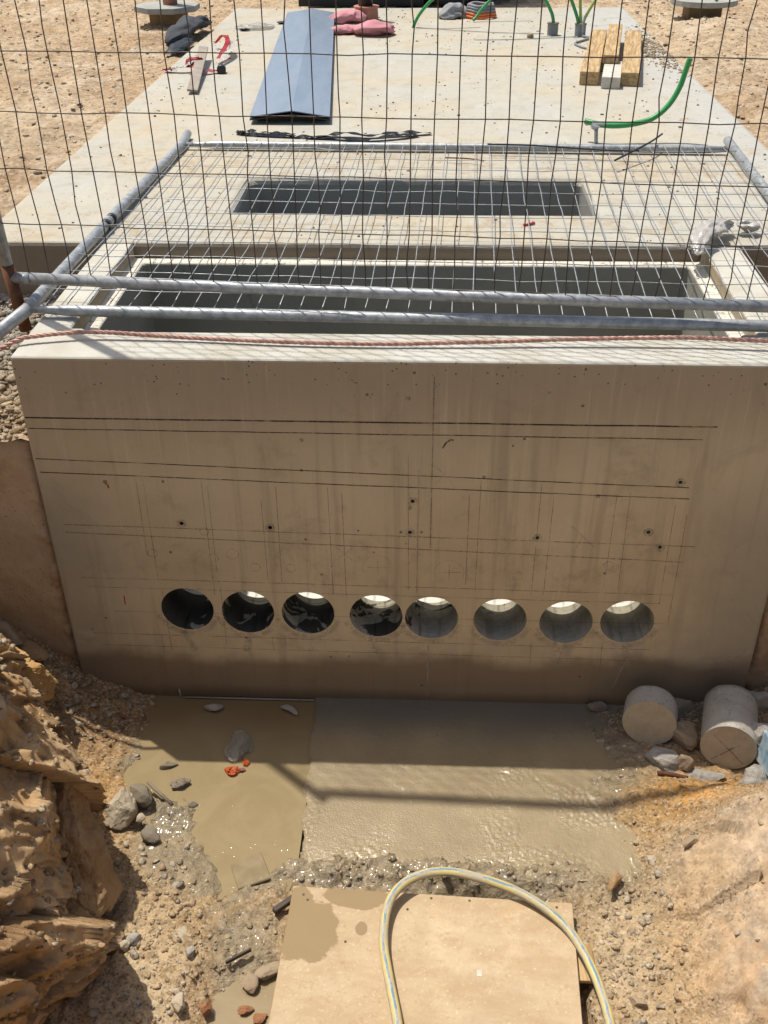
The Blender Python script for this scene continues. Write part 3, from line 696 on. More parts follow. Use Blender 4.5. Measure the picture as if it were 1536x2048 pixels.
# dark shaft under the second opening
bm = box_bm(-.78, .78, 1.0, 1.96, -1.25, -.252)
f = max(bm.faces, key=lambda f: f.calc_center_median().z); bmesh.ops.delete(bm, geom=[f], context='FACES'); bmesh.ops.reverse_faces(bm, faces=bm.faces[:])
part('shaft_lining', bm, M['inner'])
floor_white = NT('sunlit_floor_white'); floor_white = floor_white.done(floor_white.mix(floor_white.rng(floor_white.noise(9, 6, .7), .4, .7), (.66, .64, .58), (.56, .53, .46)), .9)
part('floor_brightener', box_bm(-.895, .915, .18, .85, -1.149, -1.146), floor_white)  # added pale sheet, whitens the sunlit floor seen through the bores
part('chamber_base', box_bm(-1.12, 1.16, .01, 2.1, -1.62, -1.51), M['wall'])
# thin fillet of hardened cement at the top edge and the middle construction joint
def ribbon(pts, w, closed=False):
    P = [Vector((x, -.0006, z)) for x, z in pts]; V = []; F = []; UV = []; n = len(P)
    for i, p in enumerate(P):
        a = P[(i-1) % n] if closed or i > 0 else p; b = P[(i+1) % n] if closed or i < n-1 else p
        t = (b-a).normalized(); s = Vector((t.z, 0, -t.x)); V += [p-s*w/2, p+s*w/2]
    m = n if closed else n-1
    for i in range(m):
        j = (i+1) % n; F.append((2*i, 2*j, 2*j+1, 2*i+1)); UV += [(i, 0), (i+1, 0), (i+1, 1), (i, 1)]
    return npmesh('mark', V, F, UV)
rk = random.Random(4)
def mark(name, pts, w, mat, closed=False): return part(name, ribbon(pts, w, closed), M[mat])
def wobline(x0, z0, x1, z1, amp=.0012, n=40):
    return [(x0+(x1-x0)*i/n, z0+(z1-z0)*i/n+mnoise.noise(Vector((i*.31, x0*9, z0*7)))*amp) for i in range(n+1)]
for (a, b, w, m) in [((-1.043, -.183), (.845, -.184), .0066, 'line'), ((-1.04, -.217), (.812, -.2235), .0042, 'line'), ((-1.04, -.314), (.799, -.378), .0040, 'line'), ((-1.035, -.359), (.805, -.415), .0042, 'line'),
                     ((-1.0, -.538), (.85, -.578), .0040, 'line2'), ((-1.0, -.566), (.82, -.634), .0044, 'line2'), ((-.98, -.733), (.808, -.756), .0036, 'line2'), ((-.97, -.768), (.775, -.79), .0028, 'line2'),
                     ((-.897, -.863), (.80, -.868), .0026, 'line2'), ((-.98, -.952), (.769, -.972), .0036, 'line2'), ((-.96, -1.0), (.70, -1.018), .003, 'line2')]:
    mark('snap_line', wobline(*a, *b), w, m)
for x, z0, z1 in [(-.742, -.352, -.74), (-.762, -.372, -.65), (-.575, -.377, -.79), (-.558, -.394, -.70), (-.362, -.395, -.738), (-.407, -.442, -.73), (-.214, -.396, -.782), (-.174, -.412, -.791),
                  (.015, -.28, -.757), (.045, -.333, -.766), (.189, -.413, -.734), (.220, -.363, -.752), (.39, -.371, -.767), (.427, -.417, -.766), (.603, -.405, -.743), (.64, -.396, -.742), (.770, -.436, -.79), (.807, -.469, -.872),
                  (-.738, -.776, -1.02), (-.76, -.95, -1.03), (-.556, -.76, -.99), (-.37, -.95, -1.02), (-.41, -.955, -1.01), (.62, -.95, -1.05), (.40, -.95, -1.04)]:
    mark('guide_line', wobline(x, z0, x+rk.uniform(-.004, .004), z1, .0008, 16), .0026, 'line2')
mark('joint_line', wobline(.083, -.045, .081, -.60, .001, 30), .0042, 'line2')
mark('cement_dribble', wobline(.081, -.96, .0805, -1.19, .0015, 20), .009, 'pale_line')
mark('cement_dribble', wobline(.70, -1.02, .67, -1.14, .004, 12), .010, 'pale_line')
def circ(x, z, r, n=28, a0=0, a1=2*math.pi): return [(x+r*math.cos(a0+(a1-a0)*i/n), z+r*math.sin(a0+(a1-a0)*i/n)) for i in range(n if a1-a0 > 6.28 else n+1)]
for x, z, r in [(-.748, -.637, .014), (-.566, -.651, .015), (-.507, -.635, .018), (-.442, -.683, .015), (-.335, -.683, .015), (.606, -.651, .014), (.342, -.696, .014), (-.584, -.555, .013)]:
    mark('pencil_circle', circ(x, z, r), .004, 'pencil', True)
for x, z in [(-.075, -.675), (.138, -.688)]:
    mark('pencil_circle', circ(x, z, .044, 30, -.4, 3.6), .0022, 'pencil')
    mark('pencil_cross', [(x-.03, z), (x+.035, z+.001)], .0035, 'pencil'); mark('pencil_cross', [(x, z-.028), (x+.001, z+.03)], .0035, 'pencil')
for a, b in [((.282, -.549), (.337, -.61)), ((.338, -.552), (.283, -.613)), ((.486, -.515), (.554, -.584)), ((.52, -.545), (.50, -.60)), ((.088, -.382), (.122, -.335)), ((.087, -.316), (.15, -.389)), ((-.20, -.60), (-.15, -.65)), ((-.145, -.598), (-.2, -.652))]:
    mark('pencil_stroke', [a, ((a[0]+b[0])/2+.003, (a[1]+b[1])/2), b], .0028, 'pencil')
mark('tar_smear', [(.110, -.262), (.118, -.245), (.132, -.234), (.140, -.236)], .007, 'line')
for i, (x, z) in enumerate(zip(HX, HZ)):
    mark('slurry_ring', circ(x, z, .094, 30, math.pi*1.08, math.pi*1.92), .030 if i != 6 else .040, 'slurry')
    if i in (0, 1, 3, 6, 7): mark('slurry_run', wobline(x+rk.uniform(-.03, .03), z-.085, x+rk.uniform(-.03, .03), z-rk.uniform(.13, .19), .004, 14), .035 if i != 6 else .09, 'slurry')
for x, z in TIES: mark('tie_ring', circ(x, z, .0115, 20), .009, 'pencil', True)
for x, z in [(-.281, -.242), (.014, -.11), (.02, -.46), (-.852, -.388), (.55, -.41)]: mark('rust_dot', circ(x, z, .004, 10), .008, 'line2', True)
mark('red_mark', [(-.852, -.394), (-.846, -.400), (-.845, -.410)], .007, 'redmark'); mark('red_mark', [(-.859, -.80), (-.860, -.835)], .005, 'redmark')

# ------------------------------------------------------------------ fences
def bent(p, q, n, amp, r, sides=5, seed=0, sag=0.):
    rnd = random.Random(seed); p = Vector(p); q = Vector(q); out = []
    for i in range(n+1):
        t = i/n; a = p.lerp(q, t)
        if 0 < i < n: a += Vector((rnd.uniform(-1, 1), rnd.uniform(-1, 1)*.6, rnd.uniform(-1, 1)*.6))*amp
        a.z -= sag*4*t*(1-t); out.append(a)
    return tube(out, r, sides)
def fpart(root, name, me, mat):
    o = obj(name, me, mat); o.parent = root; o.matrix_parent_inverse = Matrix.Translation(-root.location); return o
B0 = Vector((-1.148, .342, .09)); B1 = Vector((.972, .174, .09)); T0 = Vector((-1.209, .353, 2.0)); T1 = Vector((1.05, .285, 2.0)); UR = 1.135
def fp(u, v): return (B0.lerp(B1, u) if u <= 1 else B0+(B1-B0)*u)*(1-v)+(T0+(T1-T0)*u*(2.13/2.26))*v
sf = empty('temporary_fence', (-1.15, .34, -.1), 'upright galvanised wire mesh fence panel with dark grid standing across the front of the chamber', 'fence')
def P_(u, v): return (1-v)*((1-u)*B0+u*B1)+v*((1-u)*T0+u*T1)
fpart(sf, 'bottom_rail', tube([P_(0, 0), P_(.3, 0)+Vector((0, 0, -.004)), P_(.7, 0)+Vector((0, 0, -.004)), P_(UR, 0)], .0165, 14), M['galv'])
fpart(sf, 'top_rail', tube([P_(0, 1), P_(UR*.95, 1)], .016, 12), M['galv'])
pst = fpart(sf, 'post', tube([P_(0, 1.05), P_(0, .5), P_(0, .02)], .0175, 12), M['galv'])
fpart(sf, 'rusty_leg', tube([P_(0, .019), P_(0, -.085)+Vector((.01, 0, 0))], .0185, 12), M['rust'])
fpart(sf, 'post', tube([P_(UR, -.1), P_(UR, 0), P_(UR*.955, 1.05)], .0165, 12), M['galv'])
fpart(sf, 'weld_collar', tube([P_(.004, .0)+Vector((0, -.002, 0)), P_(.03, 0)+Vector((0, -.002, 0))], .0195, 10, rr=[.011, .0175]), M['galv'])
rf = random.Random(11)
for k in range(-1, 38):
    u = .0585+.0286*k
    if u > UR-.02: break
    pts = []
    for j in range(-1, 13):
        v = max(.0842+.0782*(j-1), .004) if j < 12 else .985
        if pts and v <= pts[-1][0]: continue
        du = rf.gauss(0, .0012); pts.append((v, P_(u+du, v)+Vector((0, rf.gauss(0, .004), 0))))
        if rf.random() < .25 and j < 11: pts.append((v+.03, P_(u+du+rf.gauss(0, .0022), v+.03)))
    fpart(sf, 'wire', tube([p for _, p in pts], .0017, 5), M['wire'])
for j in range(-1, 12):
    v = .0842+.0782*j
    if v < .003: v = .0125
    n = 24; pts = [P_(UR*i/n, v)+Vector((0, rf.gauss(0, .002)-.003, rf.gauss(0, .0014))) for i in range(n+1)]
    fpart(sf, 'cross_wire', tube(pts, .0016, 5), M['wire'])
ct = Vector((-1.09, .16, .02))
# panel lying flat over the openings
lf = empty('temporary_fence', (.1, 1.2, .02), 'galvanised wire mesh fence panel lying flat over the two rectangular openings', 'fence')
QL0 = Vector((-1.113, .085, .024)); QL1 = Vector((-1.040, 2.321, .022)); QR0 = Vector((1.262, .02, .024)); QR1 = Vector((1.346, 2.215, .022))
NL = Vector((-1.077, .264, .024)); FLh = Vector((-1.024, 2.126, .022)); NR = Vector((1.27, .185, .024)); FR = Vector((1.330, 2.062, .022))
def Q_(u, v): return (1-v)*((1-u)*NL+u*NR)+v*((1-u)*FLh+u*FR)
fpart(lf, 'side_tube', tube([QL0, Q_(0, 0)+Vector((-.008, 0, 0)), Q_(0, .5)+Vector((-.006, 0, .004)), Q_(0, 1), QL1], .0185, 14, cap=True), M['galv'])
fpart(lf, 'side_tube', tube([QR0, Q_(1, .5), QR1], .0185, 14), M['galv'])
fpart(lf, 'near_rail', tube([Q_(.008, 0), Q_(.02, 0), Q_(.05, 0), Q_(.95, 0), Q_(.99, 0)], .0165, 14, rr=[.010, .011, .0165, .0165, .011]), M['galv'])
fpart(lf, 'far_rail', tube([Q_(.008, 1), Q_(.03, 1), Q_(.06, 1), Q_(.95, 1), Q_(.99, 1)], .0165, 14, rr=[.010, .011, .0165, .0165, .011]), M['galv'])
for v in (.395, .43): 
    a = Q_(0, v)+Vector((-.003, 0, .003)); fpart(lf, 'clamp_band', tube([a, a+Vector((.0006, .022, 0))], .0205, 12), M['black'])
L = 2.35
for k in range(38):
    u = (.045+.0612*k)/L
    if u > .985: break
    pts = []
    for j in range(15):
        v = j/14; pts.append(Q_(u+rf.gauss(0, .0006), v)+Vector((0, 0, .012+rf.gauss(0, .0022)+.008*math.sin(v*9+u*7)*math.sin(v*3.14))))
    fpart(lf, 'wire', tube(pts, .0017, 5), M['wire_l'])
for j in range(1, 13):
    v = (.15*j-.02)/1.87
    if v > .98: break
    n = 20; pts = [Q_(i/n, v)+Vector((0, rf.gauss(0, .003), .014+rf.gauss(0, .0015)-.006*math.sin(3.14*i/n))) for i in range(n+1)]
    fpart(lf, 'cross_wire', tube(pts, .0016, 5), M['wire_l'])

# ------------------------------------------------------------------ copper cable (three twisted strands)
cp = spline([(-1.42, .02, -.26), (-1.28, .03, -.17), (-1.155, .04, -.045), (-1.06, .068, .012), (-1.0, .09, .020), (-.863, .116, .022), (-.70, .113, .016), (-.557, .105, .012), (-.3, .085, .012), (-.056, .08, .012), (.191, .088, .016), (.461, .100, .022), (.733, .103, .028), (.852, .098, .027), (.975, .088, .026), (1.10, .07, .02), (1.3, .03, -.05), (1.5, 0, -.2)], 30)
cc = empty('copper_cable', (0, .08, .012), 'bare twisted copper earth cable lying along the front rim of the chamber', 'cable')
for s in range(3):
    pts = []; L = 0
    for i, p in enumerate(cp):
        if i: L += (p-cp[i-1]).length
        t = (cp[min(i+1, len(cp)-1)]-cp[max(i-1, 0)]).normalized(); a = Vector((0, 0, 1)); b = t.cross(a).normalized(); a = b.cross(t)
        th = L*2*math.pi/.055+s*2*math.pi/3; pts.append(p+(a*math.cos(th)+b*math.sin(th))*.0031)
    fpart(cc, 'strand', tube(pts, .0036, 6), M['copper'])

# ------------------------------------------------------------------ things on the slab
# folded blue sheet pair
cv = empty('folded_sheet', (-.7, 4.2, 0), 'long blue-grey folded metal cover sheets stacked on the slab left of the pink cloths', 'metal cover')
def fold(z, grow, mat):
    bm = bmesh.new(); V = []
    for (y, xl_, xr_) in ((2.585, -.797, -.418), (5.88, -1.02, -.672)):
        xm = xl_+(xr_-xl_)*.53
        for zz in (z, z+.004):
            for x, hz in ((xl_-grow, 0), (xm, .026), (xr_+grow, 0)): V.append(bm.verts.new((x, y-grow, zz+hz)))
    for a, b in ((0, 1), (1, 2)):
        bm.faces.new([V[3+a], V[3+b], V[9+b], V[9+a]]); bm.faces.new([V[a], V[6+a], V[6+b], V[b]])
        bm.faces.new([V[a], V[b], V[3+b], V[3+a]]); bm.faces.new([V[6+a], V[9+a], V[9+b], V[6+b]])
    for e in (0, 2): bm.faces.new([V[e], V[3+e], V[9+e], V[6+e]])
    bmesh.ops.recalc_face_normals(bm, faces=bm.faces[:]); return bm
fpart(cv, 'sheet', fold(.034, 0, None), M['cover']); fpart(cv, 'sheet', fold(.019, .002, None), M['black'])
sb = bmesh.new(); sv = [sb.verts.new(p) for p in ((-.775, 2.66, .001), (-.445, 2.66, .001), (-.66, 5.6, .001), (-.98, 5.6, .001), (-.775, 2.66, .018), (-.445, 2.66, .018), (-.66, 5.6, .018), (-.98, 5.6, .018))]
for q in ((0, 3, 2, 1), (4, 5, 6, 7), (0, 1, 5, 4), (1, 2, 6, 5), (2, 3, 7, 6), (3, 0, 4, 7)): sb.faces.new([sv[i] for i in q])
fpart(cv, 'spacer_board', sb, M['darkwood'])
# timber
def beam(label, x0, x1, y0, y1, z0, h, mat, rot=0.):
    o = obj('timber_beam', box_bm(-(x1-x0)/2, (x1-x0)/2, -(y1-y0)/2, (y1-y0)/2, 0, h, .004, 2), mat, loc=((x0+x1)/2, (y0+y1)/2, z0)); o.rotation_euler.z = rot
    return tag(o, label, 'timber', 'timbers piled on the slab')
beam('left long timber beam with brighter yellow grain in the pile on the slab', .965, 1.065, 3.47, 4.87, .0, .07, M['timber'], -.165)
beam('right long timber beam nearest the slab edge in the pile', 1.180, 1.280, 3.44, 4.84, .0, .07, M['timber'], -.165)
beam('short pale grey timber offcut sticking out nearest in the middle of the pile', .992, 1.090, 3.38, 3.84, .0, .06, M['whitewood'], -.165)
beam('middle timber resting on the grey offcut between the two long beams', 1.095, 1.180, 3.74, 4.84, .061, .045, M['timber'], -.165)
# conduits
def conduit(label, pts, r=.011, mat='green', cat='conduit', group=None): return tag(obj('conduit', tube(spline(pts, 8), r, 8), M[mat]), label, cat, group)
conduit('green conduit curving up out of the slab right of the terracotta pot', [(-.087, 5.42, -.01), (-.062, 5.42, .05), (-.02, 5.42, .11), (.05, 5.42, .18), (.16, 5.45, .25), (.30, 5.5, .29)])
conduit('green conduit with cut end hanging in front of the orange cable coil', [(.342, 5.66, .012), (.37, 5.68, .04), (.40, 5.7, .077), (.46, 5.72, .135), (.56, 5.75, .22), (.68, 5.78, .28)])
def collar(label, x, y):
    e = empty('conduit_collar', (x, y, 0), label, 'pipe stub')
    m = tube([(x, y, -.02), (x, y, .075)], .036, 20, cap=False); fpart(e, 'sleeve', m, M['greypvc'])
    fpart(e, 'filling', cyl_bm(.034, .01, 16, mat=Matrix.Translation((x, y, .062))), M['darkgrey'])
    bm = cyl_bm(.0395, .008, 20, mat=Matrix.Translation((x, y, .074))); fpart(e, 'torn_rim', bm, M['darkgrey'])
collar('grey pipe stub on the slab with a single green conduit', .855, 5.1); collar('grey pipe stub on the slab with several green conduits fanning out', 1.033, 5.06)
conduit('single green conduit bending left out of its grey stub', [(.857, 5.1, .05), (.852, 5.1, .10), (.832, 5.1, .15), (.78, 5.1, .225), (.68, 5.1, .29)])
conduit('green conduit leaning left out of the shared grey stub', [(1.02, 5.06, .05), (1.01, 5.06, .10), (.985, 5.06, .16), (.95, 5.06, .23), (.90, 5.06, .30)], group='conduits fanning from one stub')
conduit('pale green conduit rising straight from the shared grey stub', [(1.033, 5.06, .05), (1.028, 5.07, .12), (1.018, 5.07, .21), (1.01, 5.07, .32)], .010, 'lime', group='conduits fanning from one stub')
conduit('yellow-green conduit leaning right out of the shared grey stub', [(1.045, 5.06, .05), (1.052, 5.05, .10), (1.085, 5.05, .17), (1.13, 5.05, .24), (1.18, 5.05, .30)], .010, 'lime', group='conduits fanning from one stub')
# drooping lead: zinc rod beside the stub
tag(obj('steel_rod', tube([(1.043, 5.015, 0), (1.043, 5.015, .13)], .008, 8), M['zinc']), 'thin grey rod standing against the shared grey stub', 'rod')
st = empty('earth_stake', (.79, 2.235, 0), 'short grey stake clamp standing behind the lying fence panel', 'stake')
fpart(st, 'rod', tube([(.785, 2.235, -.01), (.778, 2.24, .075)], .008, 8), M['zinc']); fpart(st, 'clamp', cyl_bm(.019, .018, 8, mat=Matrix.Translation((.775, 2.245, .075)) @ Euler((.5, .3, 0)).to_matrix().to_4x4()), M['zinc'])
fpart(st, 'bolt', cyl_bm(.006, .05, 6, mat=Matrix.Translation((.79, 2.245, .08)) @ Matrix.Rotation(1.57, 4, 'Y')), M['zinc'])
conduit('long green conduit sweeping up and right from the grey stake clamp', [(.735, 2.29, .085), (.79, 2.26, .078), (.86, 2.25, .075), (.94, 2.26, .08), (1.02, 2.27, .10), (1.085, 2.285, .15), (1.125, 2.295, .22), (1.145, 2.30, .30), (1.155, 2.30, .34)], .0125)
conduit('small green conduit end hanging over the grey pad on the right', [(2.0, 5.45, .16), (1.95, 5.45, .20), (1.86, 5.45, .26), (1.80, 5.45, .30)])
tag(obj('wire_lead', tube(spline([(-.06, 5.40, .006), (.2, 5.28, .006), (.5, 5.17, .006), (.80, 5.12, .006)], 6), .0022, 5), M['greypvc']), 'thin grey wire on the slab running to the single conduit stub', 'wire')
tag(obj('wire_lead', tube(spline([(.33, 4.89, .005), (.55, 4.90, .005), (.8, 4.95, .005), (1.0, 5.01, .005)], 6), .0022, 5), M['greypvc']), 'thin grey wire on the slab running to the shared conduit stub', 'wire')
tag(obj('loop_wire', tube(spline([(1.045, 5.0, .01), (1.08, 4.92, .01), (1.02, 4.83, .008), (.965, 4.74, .008), (.985, 4.62, .008), (1.02, 4.55, .008)], 6), .007, 6), M['greypvc']), 'grey curled cable end beside the left long beam', 'cable')
tag(obj('concrete_lump', rock_mesh(5, .028, .02, .02, 2), M['brown'], loc=(.70, 5.0, .016)), 'small square brown lump alone on the slab between the grey stubs and the wire', 'stone')
tag(obj('concrete_lump', rock_mesh(6, .032, .028, .028, 2), M['grey'], loc=(1.31, 4.63, .02)), 'small grey stone on the slab edge right of the timber pile', 'stone')
# terracotta pot with black pipe
pt = empty('pipe_in_collar', (-.43, 5.78, 0), 'thick black pipe standing in a terracotta collar beside pink cloth', 'pipe')
fpart(pt, 'collar', join_bm(cyl_bm(.088, .085, 28, .082, Matrix.Translation((-.43, 5.78, .042))), cyl_bm(.092, .012, 28, mat=Matrix.Translation((-.43, 5.78, .088)))), M['terra'])
fpart(pt, 'black_pipe', tube([(-.435, 5.78, .08), (-.44, 5.79, .3), (-.455, 5.8, .62)], .052, 20), M['black'])
# coil and rag
co_ = empty('cable_coil', (.40, 5.86, 0), 'orange plastic ring of cable with grey rope at the far slab end', 'coil')
for i, (r, z, m) in enumerate([(.105, .012, 'orange'), (.10, .032, 'orange'), (.095, .052, 'greypvc'), (.09, .07, 'greypvc'), (.085, .086, 'darkcloth')]):
    fpart(co_, 'turn', tube([(.40+r*math.cos(a*.2618)*1.05, 5.88+r*math.sin(a*.2618), z+.004*math.sin(a)) for a in range(25)], .011, 6, cap=False), M[m])
# crumpled cloths
def cloth(name, pts, r, mat, label, cat, seed, zs=.45, sub=4, amp=.35, z0=0., fq=1.):
    """crumpled cloth: a chain of merged lumps squashed to the ground"""
    P = spline(pts, 10); bm = bmesh.new(); n = 26; rings = []
    for i, p in enumerate(P):
        t = i/(len(P)-1); tg = (P[min(i+1, len(P)-1)]-P[max(i-1, 0)]).normalized(); s = Vector((0, 0, 1)).cross(tg).normalized()
        env = min(1, (math.sin(math.pi*min(max(t, .0), 1))**.45)*1.02)+.02; ring_ = []
        for k in range(n):
            a = 2*math.pi*k/n; d = s*math.cos(a)+Vector((0, 0, 1))*math.sin(a)*zs
            w = r*env*(1+amp*(mnoise.noise(Vector((p.x*9*fq/r*.06, p.y*9*fq/r*.06, a*1.2+seed)))+.8*mnoise.noise(Vector((p.x*24*fq/r*.06, p.y*24*fq/r*.06, a*2.6+seed)))))
            q = p+d*w; q.z = max(q.z, z0+.002); ring_.append(bm.verts.new(q))
        rings.append(ring_)
    for a, b in zip(rings, rings[1:]):
        for k in range(n): bm.faces.new((a[k], a[(k+1) % n], b[(k+1) % n], b[k]))
    bm.faces.new(rings[0][::-1]); bm.faces.new(rings[-1])
    return tag(obj(name, bm, M[mat], smooth=True), label, cat)
cloth('cloth', [(-.70, 5.60, .03), (-.60, 5.64, .035), (-.50, 5.66, .04), (-.435, 5.63, .03)], .085, 'pink', 'folded pink cloth nearest the black pipe collar on the slab', 'cloth', 1, .5)
cloth('cloth', [(-.66, 5.13, .02), (-.54, 5.17, .025), (-.44, 5.17, .03)], .06, 'pink', 'flat pink cloth strip lying against the right edge of the blue sheet', 'cloth', 2, .45)
cloth('cloth', [(-.48, 5.13, .035), (-.38, 5.11, .04), (-.30, 5.14, .04), (-.23, 5.22, .02)], .095, 'pink', 'crumpled pink cloth bunched on the slab at the end of the flat strip', 'cloth', 3, .45, amp=.5)
cloth('rag', [(.10, 5.80, .02), (.18, 5.85, .04), (.26, 5.88, .035), (.32, 5.85, .01)], .075, 'darkcloth', 'grey and black rag heaped left of the orange coil', 'rag', 5, .6, amp=.6)
cloth('plastic_sheet', [(-1.66, 4.72, .02), (-1.62, 4.95, .05), (-1.57, 5.2, .07), (-1.52, 5.42, .04)], .075, 'blackcloth', 'charcoal plastic sheet bunched on the earth at the left slab edge', 'plastic sheet', 6, .6, amp=.45)
cloth('plastic_sheet', [(-1.60, 4.42, -.01), (-1.56, 4.60, .01), (-1.53, 4.85, .02)], .055, 'black', 'glossy black plastic fold tucked under the charcoal sheet', 'plastic sheet', 7, .5)
cloth('clear_bag', [(-1.33, 5.42, .01), (-1.24, 5.36, .02), (-1.14, 5.38, .015), (-1.08, 5.50, .01)], .06, 'film', 'crumpled clear film with black specks at the far left of the slab', 'plastic film', 8, .3, amp=.7)
for i, (x, y, l) in enumerate([(-1.03, 5.60, 'first small black scrap beside the clear film'), (-.93, 5.80, 'second small black scrap nearer the far slab end'), (-1.25, 5.30, 'black clip lying on the clear film')]):
    tag(obj('scrap', rock_mesh(40+i, .035, .02, .012, 2), M['black'], loc=(x, y, .01)), l, 'scrap')
# barrier tape with wooden strip
bt = empty('barrier_tape', (-1.30, 3.8, 0), 'tangled red and white barrier tape on the left of the slab', 'tape')
def tape(pts, w, mat, seed):
    P = spline(pts, 8); V = []; F = []
    for i, p in enumerate(P):
        t = (P[min(i+1, len(P)-1)]-P[max(i-1, 0)]).normalized(); s = t.cross(Vector((0, 0, 1))).normalized()
        s = (s+Vector((0, 0, 1))*mnoise.noise(Vector((i*.35, seed, 0)))*.9).normalized(); V += [p-s*w/2, p+s*w/2]
    for i in range(len(P)-1): F.append((2*i, 2*i+1, 2*i+3, 2*i+2))
    bm = bmesh.new(); vs = [bm.verts.new(v) for v in V]; [bm.faces.new([vs[j] for j in f]) for f in F]
    bmesh.ops.solidify(bm, geom=bm.faces[:], thickness=.0015); return bm
fpart(bt, 'white_band', tape([(-1.46, 3.84, .02), (-1.38, 3.83, .03), (-1.31, 3.86, .06), (-1.26, 3.82, .03)], .05, None, 1), M['white'])
fpart(bt, 'red_band', tape([(-1.50, 3.86, .01), (-1.46, 3.84, .02), (-1.43, 3.83, .02)], .05, None, 2), M['red'])
fpart(bt, 'red_band', tape([(-1.34, 3.82, .03), (-1.32, 3.90, .07), (-1.27, 3.94, .05)], .06, None, 3), M['red'])
fpart(bt, 'red_band', tape([(-1.33, 3.80, .01), (-1.26, 3.77, .02), (-1.17, 3.82, .015)], .04, None, 4), M['red'])
fpart(bt, 'red_band', tape([(-1.22, 4.1, .03), (-1.20, 4.35, .08), (-1.26, 4.55, .09), (-1.33, 4.62, .03)], .03, None, 5), M['red'])
fpart(bt, 'white_band', tape([(-1.19, 4.05, .03), (-1.17, 4.3, .06), (-1.21, 4.5, .07)], .03, None, 6), M['white'])
sp_ = obj('wooden_strip', box_bm(-.028, .028, -.50, .50, -.006, .006, .002), M['strip'], loc=(-1.265, 3.74, .045)); sp_.rotation_euler = (.05, .12, .13)
tag(sp_, 'narrow grey wooden strip tangled in the red and white tape', 'wood strip')
tag(obj('pipe_end', tube([(-1.155, 3.85, .02), (-1.145, 3.79, .02)], .026, 12), M['black']), 'short black pipe end beside the barrier tape', 'pipe')
# strap
tag(obj('strap', tape([(-.56, 2.37, .008), (-.66, 2.395, .008), (-.77, 2.42, .010), (-.82, 2.40, .01), (-.76, 2.37, .008), (-.60, 2.34, .006), (-.45, 2.325, .01), (-.32, 2.35, .02), (-.22, 2.33, .012), (-.10, 2.36, .02), (.06, 2.40, .008)], .034, None, 9), M['black']), 'black webbing strap looped on the slab behind the lying panel', 'strap')
tag(obj('strap', tape([(-.50, 2.32, .006), (-.36, 2.30, .012), (-.24, 2.27, .006), (-.10, 2.31, .02), (.0, 2.36, .01)], .036, None, 12), M['black']), 'second fold of black strap bunched nearer the lying panel', 'strap')
tag(obj('cable_tie', tube(spline([(.80, 1.80, .045), (.90, 1.92, .055), (.98, 2.02, .065), (1.05, 2.16, .062)], 6), .0045, 6), M['black']), 'black cable tie poking through the far end of the lying mesh', 'cable tie')
tag(obj('cable_tie', tube(spline([(.30, 2.05, .045), (.5, 2.03, .045), (.75, 1.985, .04), (.92, 1.945, .045)], 6), .004, 6), M['black']), 'long black cable lying along the far rail of the panel', 'cable tie')
tag(obj('twig', tube(spline([(.12, 1.93, .02), (.22, 1.915, .02), (.28, 1.88, .02)], 5), .003, 5), M['rust']), 'thin reddish twig under the lying mesh behind the smaller opening', 'twig')
tag(obj('red_scrap', tube([(.39, 1.105, .005), (.43, 1.125, .006)], .0048, 6), M['red']), 'small red scrap on the concrete between the two openings', 'scrap')
cloth('crumpled_wrap', [(.915, .765, .02), (.935, .83, .04), (.975, .92, .045), (1.03, .99, .045), (1.09, 1.03, .035)], .032, 'film2', 'crumpled whitish wrap lying on the mesh over the right end of the larger opening', 'plastic wrap', 21, .6, amp=.9, fq=.6)
cloth('crumpled_wrap', [(1.10, 1.035, .035), (1.14, 1.03, .035), (1.18, 1.02, .03)], .022, 'film2', 'small twisted tail of whitish wrap to the right of the larger wrap', 'plastic wrap', 23, .6, amp=1., fq=.6)
# stains of rust by the lower right of the panel are scraps of clay
# pads with posts
def pad(label, x, y, post, rnd_):
    e = empty('post_base', (x, y, -.03), label, 'post base')
    fpart(e, 'support_block', box_bm(x-.12, x+.12, y-.10, y+.10, -.08, .095, .008), M['olive'])
    n = 8 if not rnd_ else 24
    fpart(e, 'pad', cyl_bm(.235, .035, n, mat=Matrix.Translation((x, y-.02, .114)) @ Matrix.Rotation(.39, 4, 'Z')), M['pad'])
    if post: fpart(e, 'post', tube([(x+.02, y, .13), (x+.02, y, .75)], .052, 16), M['terra'])
    else: fpart(e, 'socket', cyl_bm(.09, .02, 18, mat=Matrix.Translation((x, y, .141))), M['pad'])
pad('octagonal grey pad on a brown block with a reddish post', -1.84, 5.60, True, False); pad('round grey pad on a brown block without a post', 1.99, 5.82, False, True)
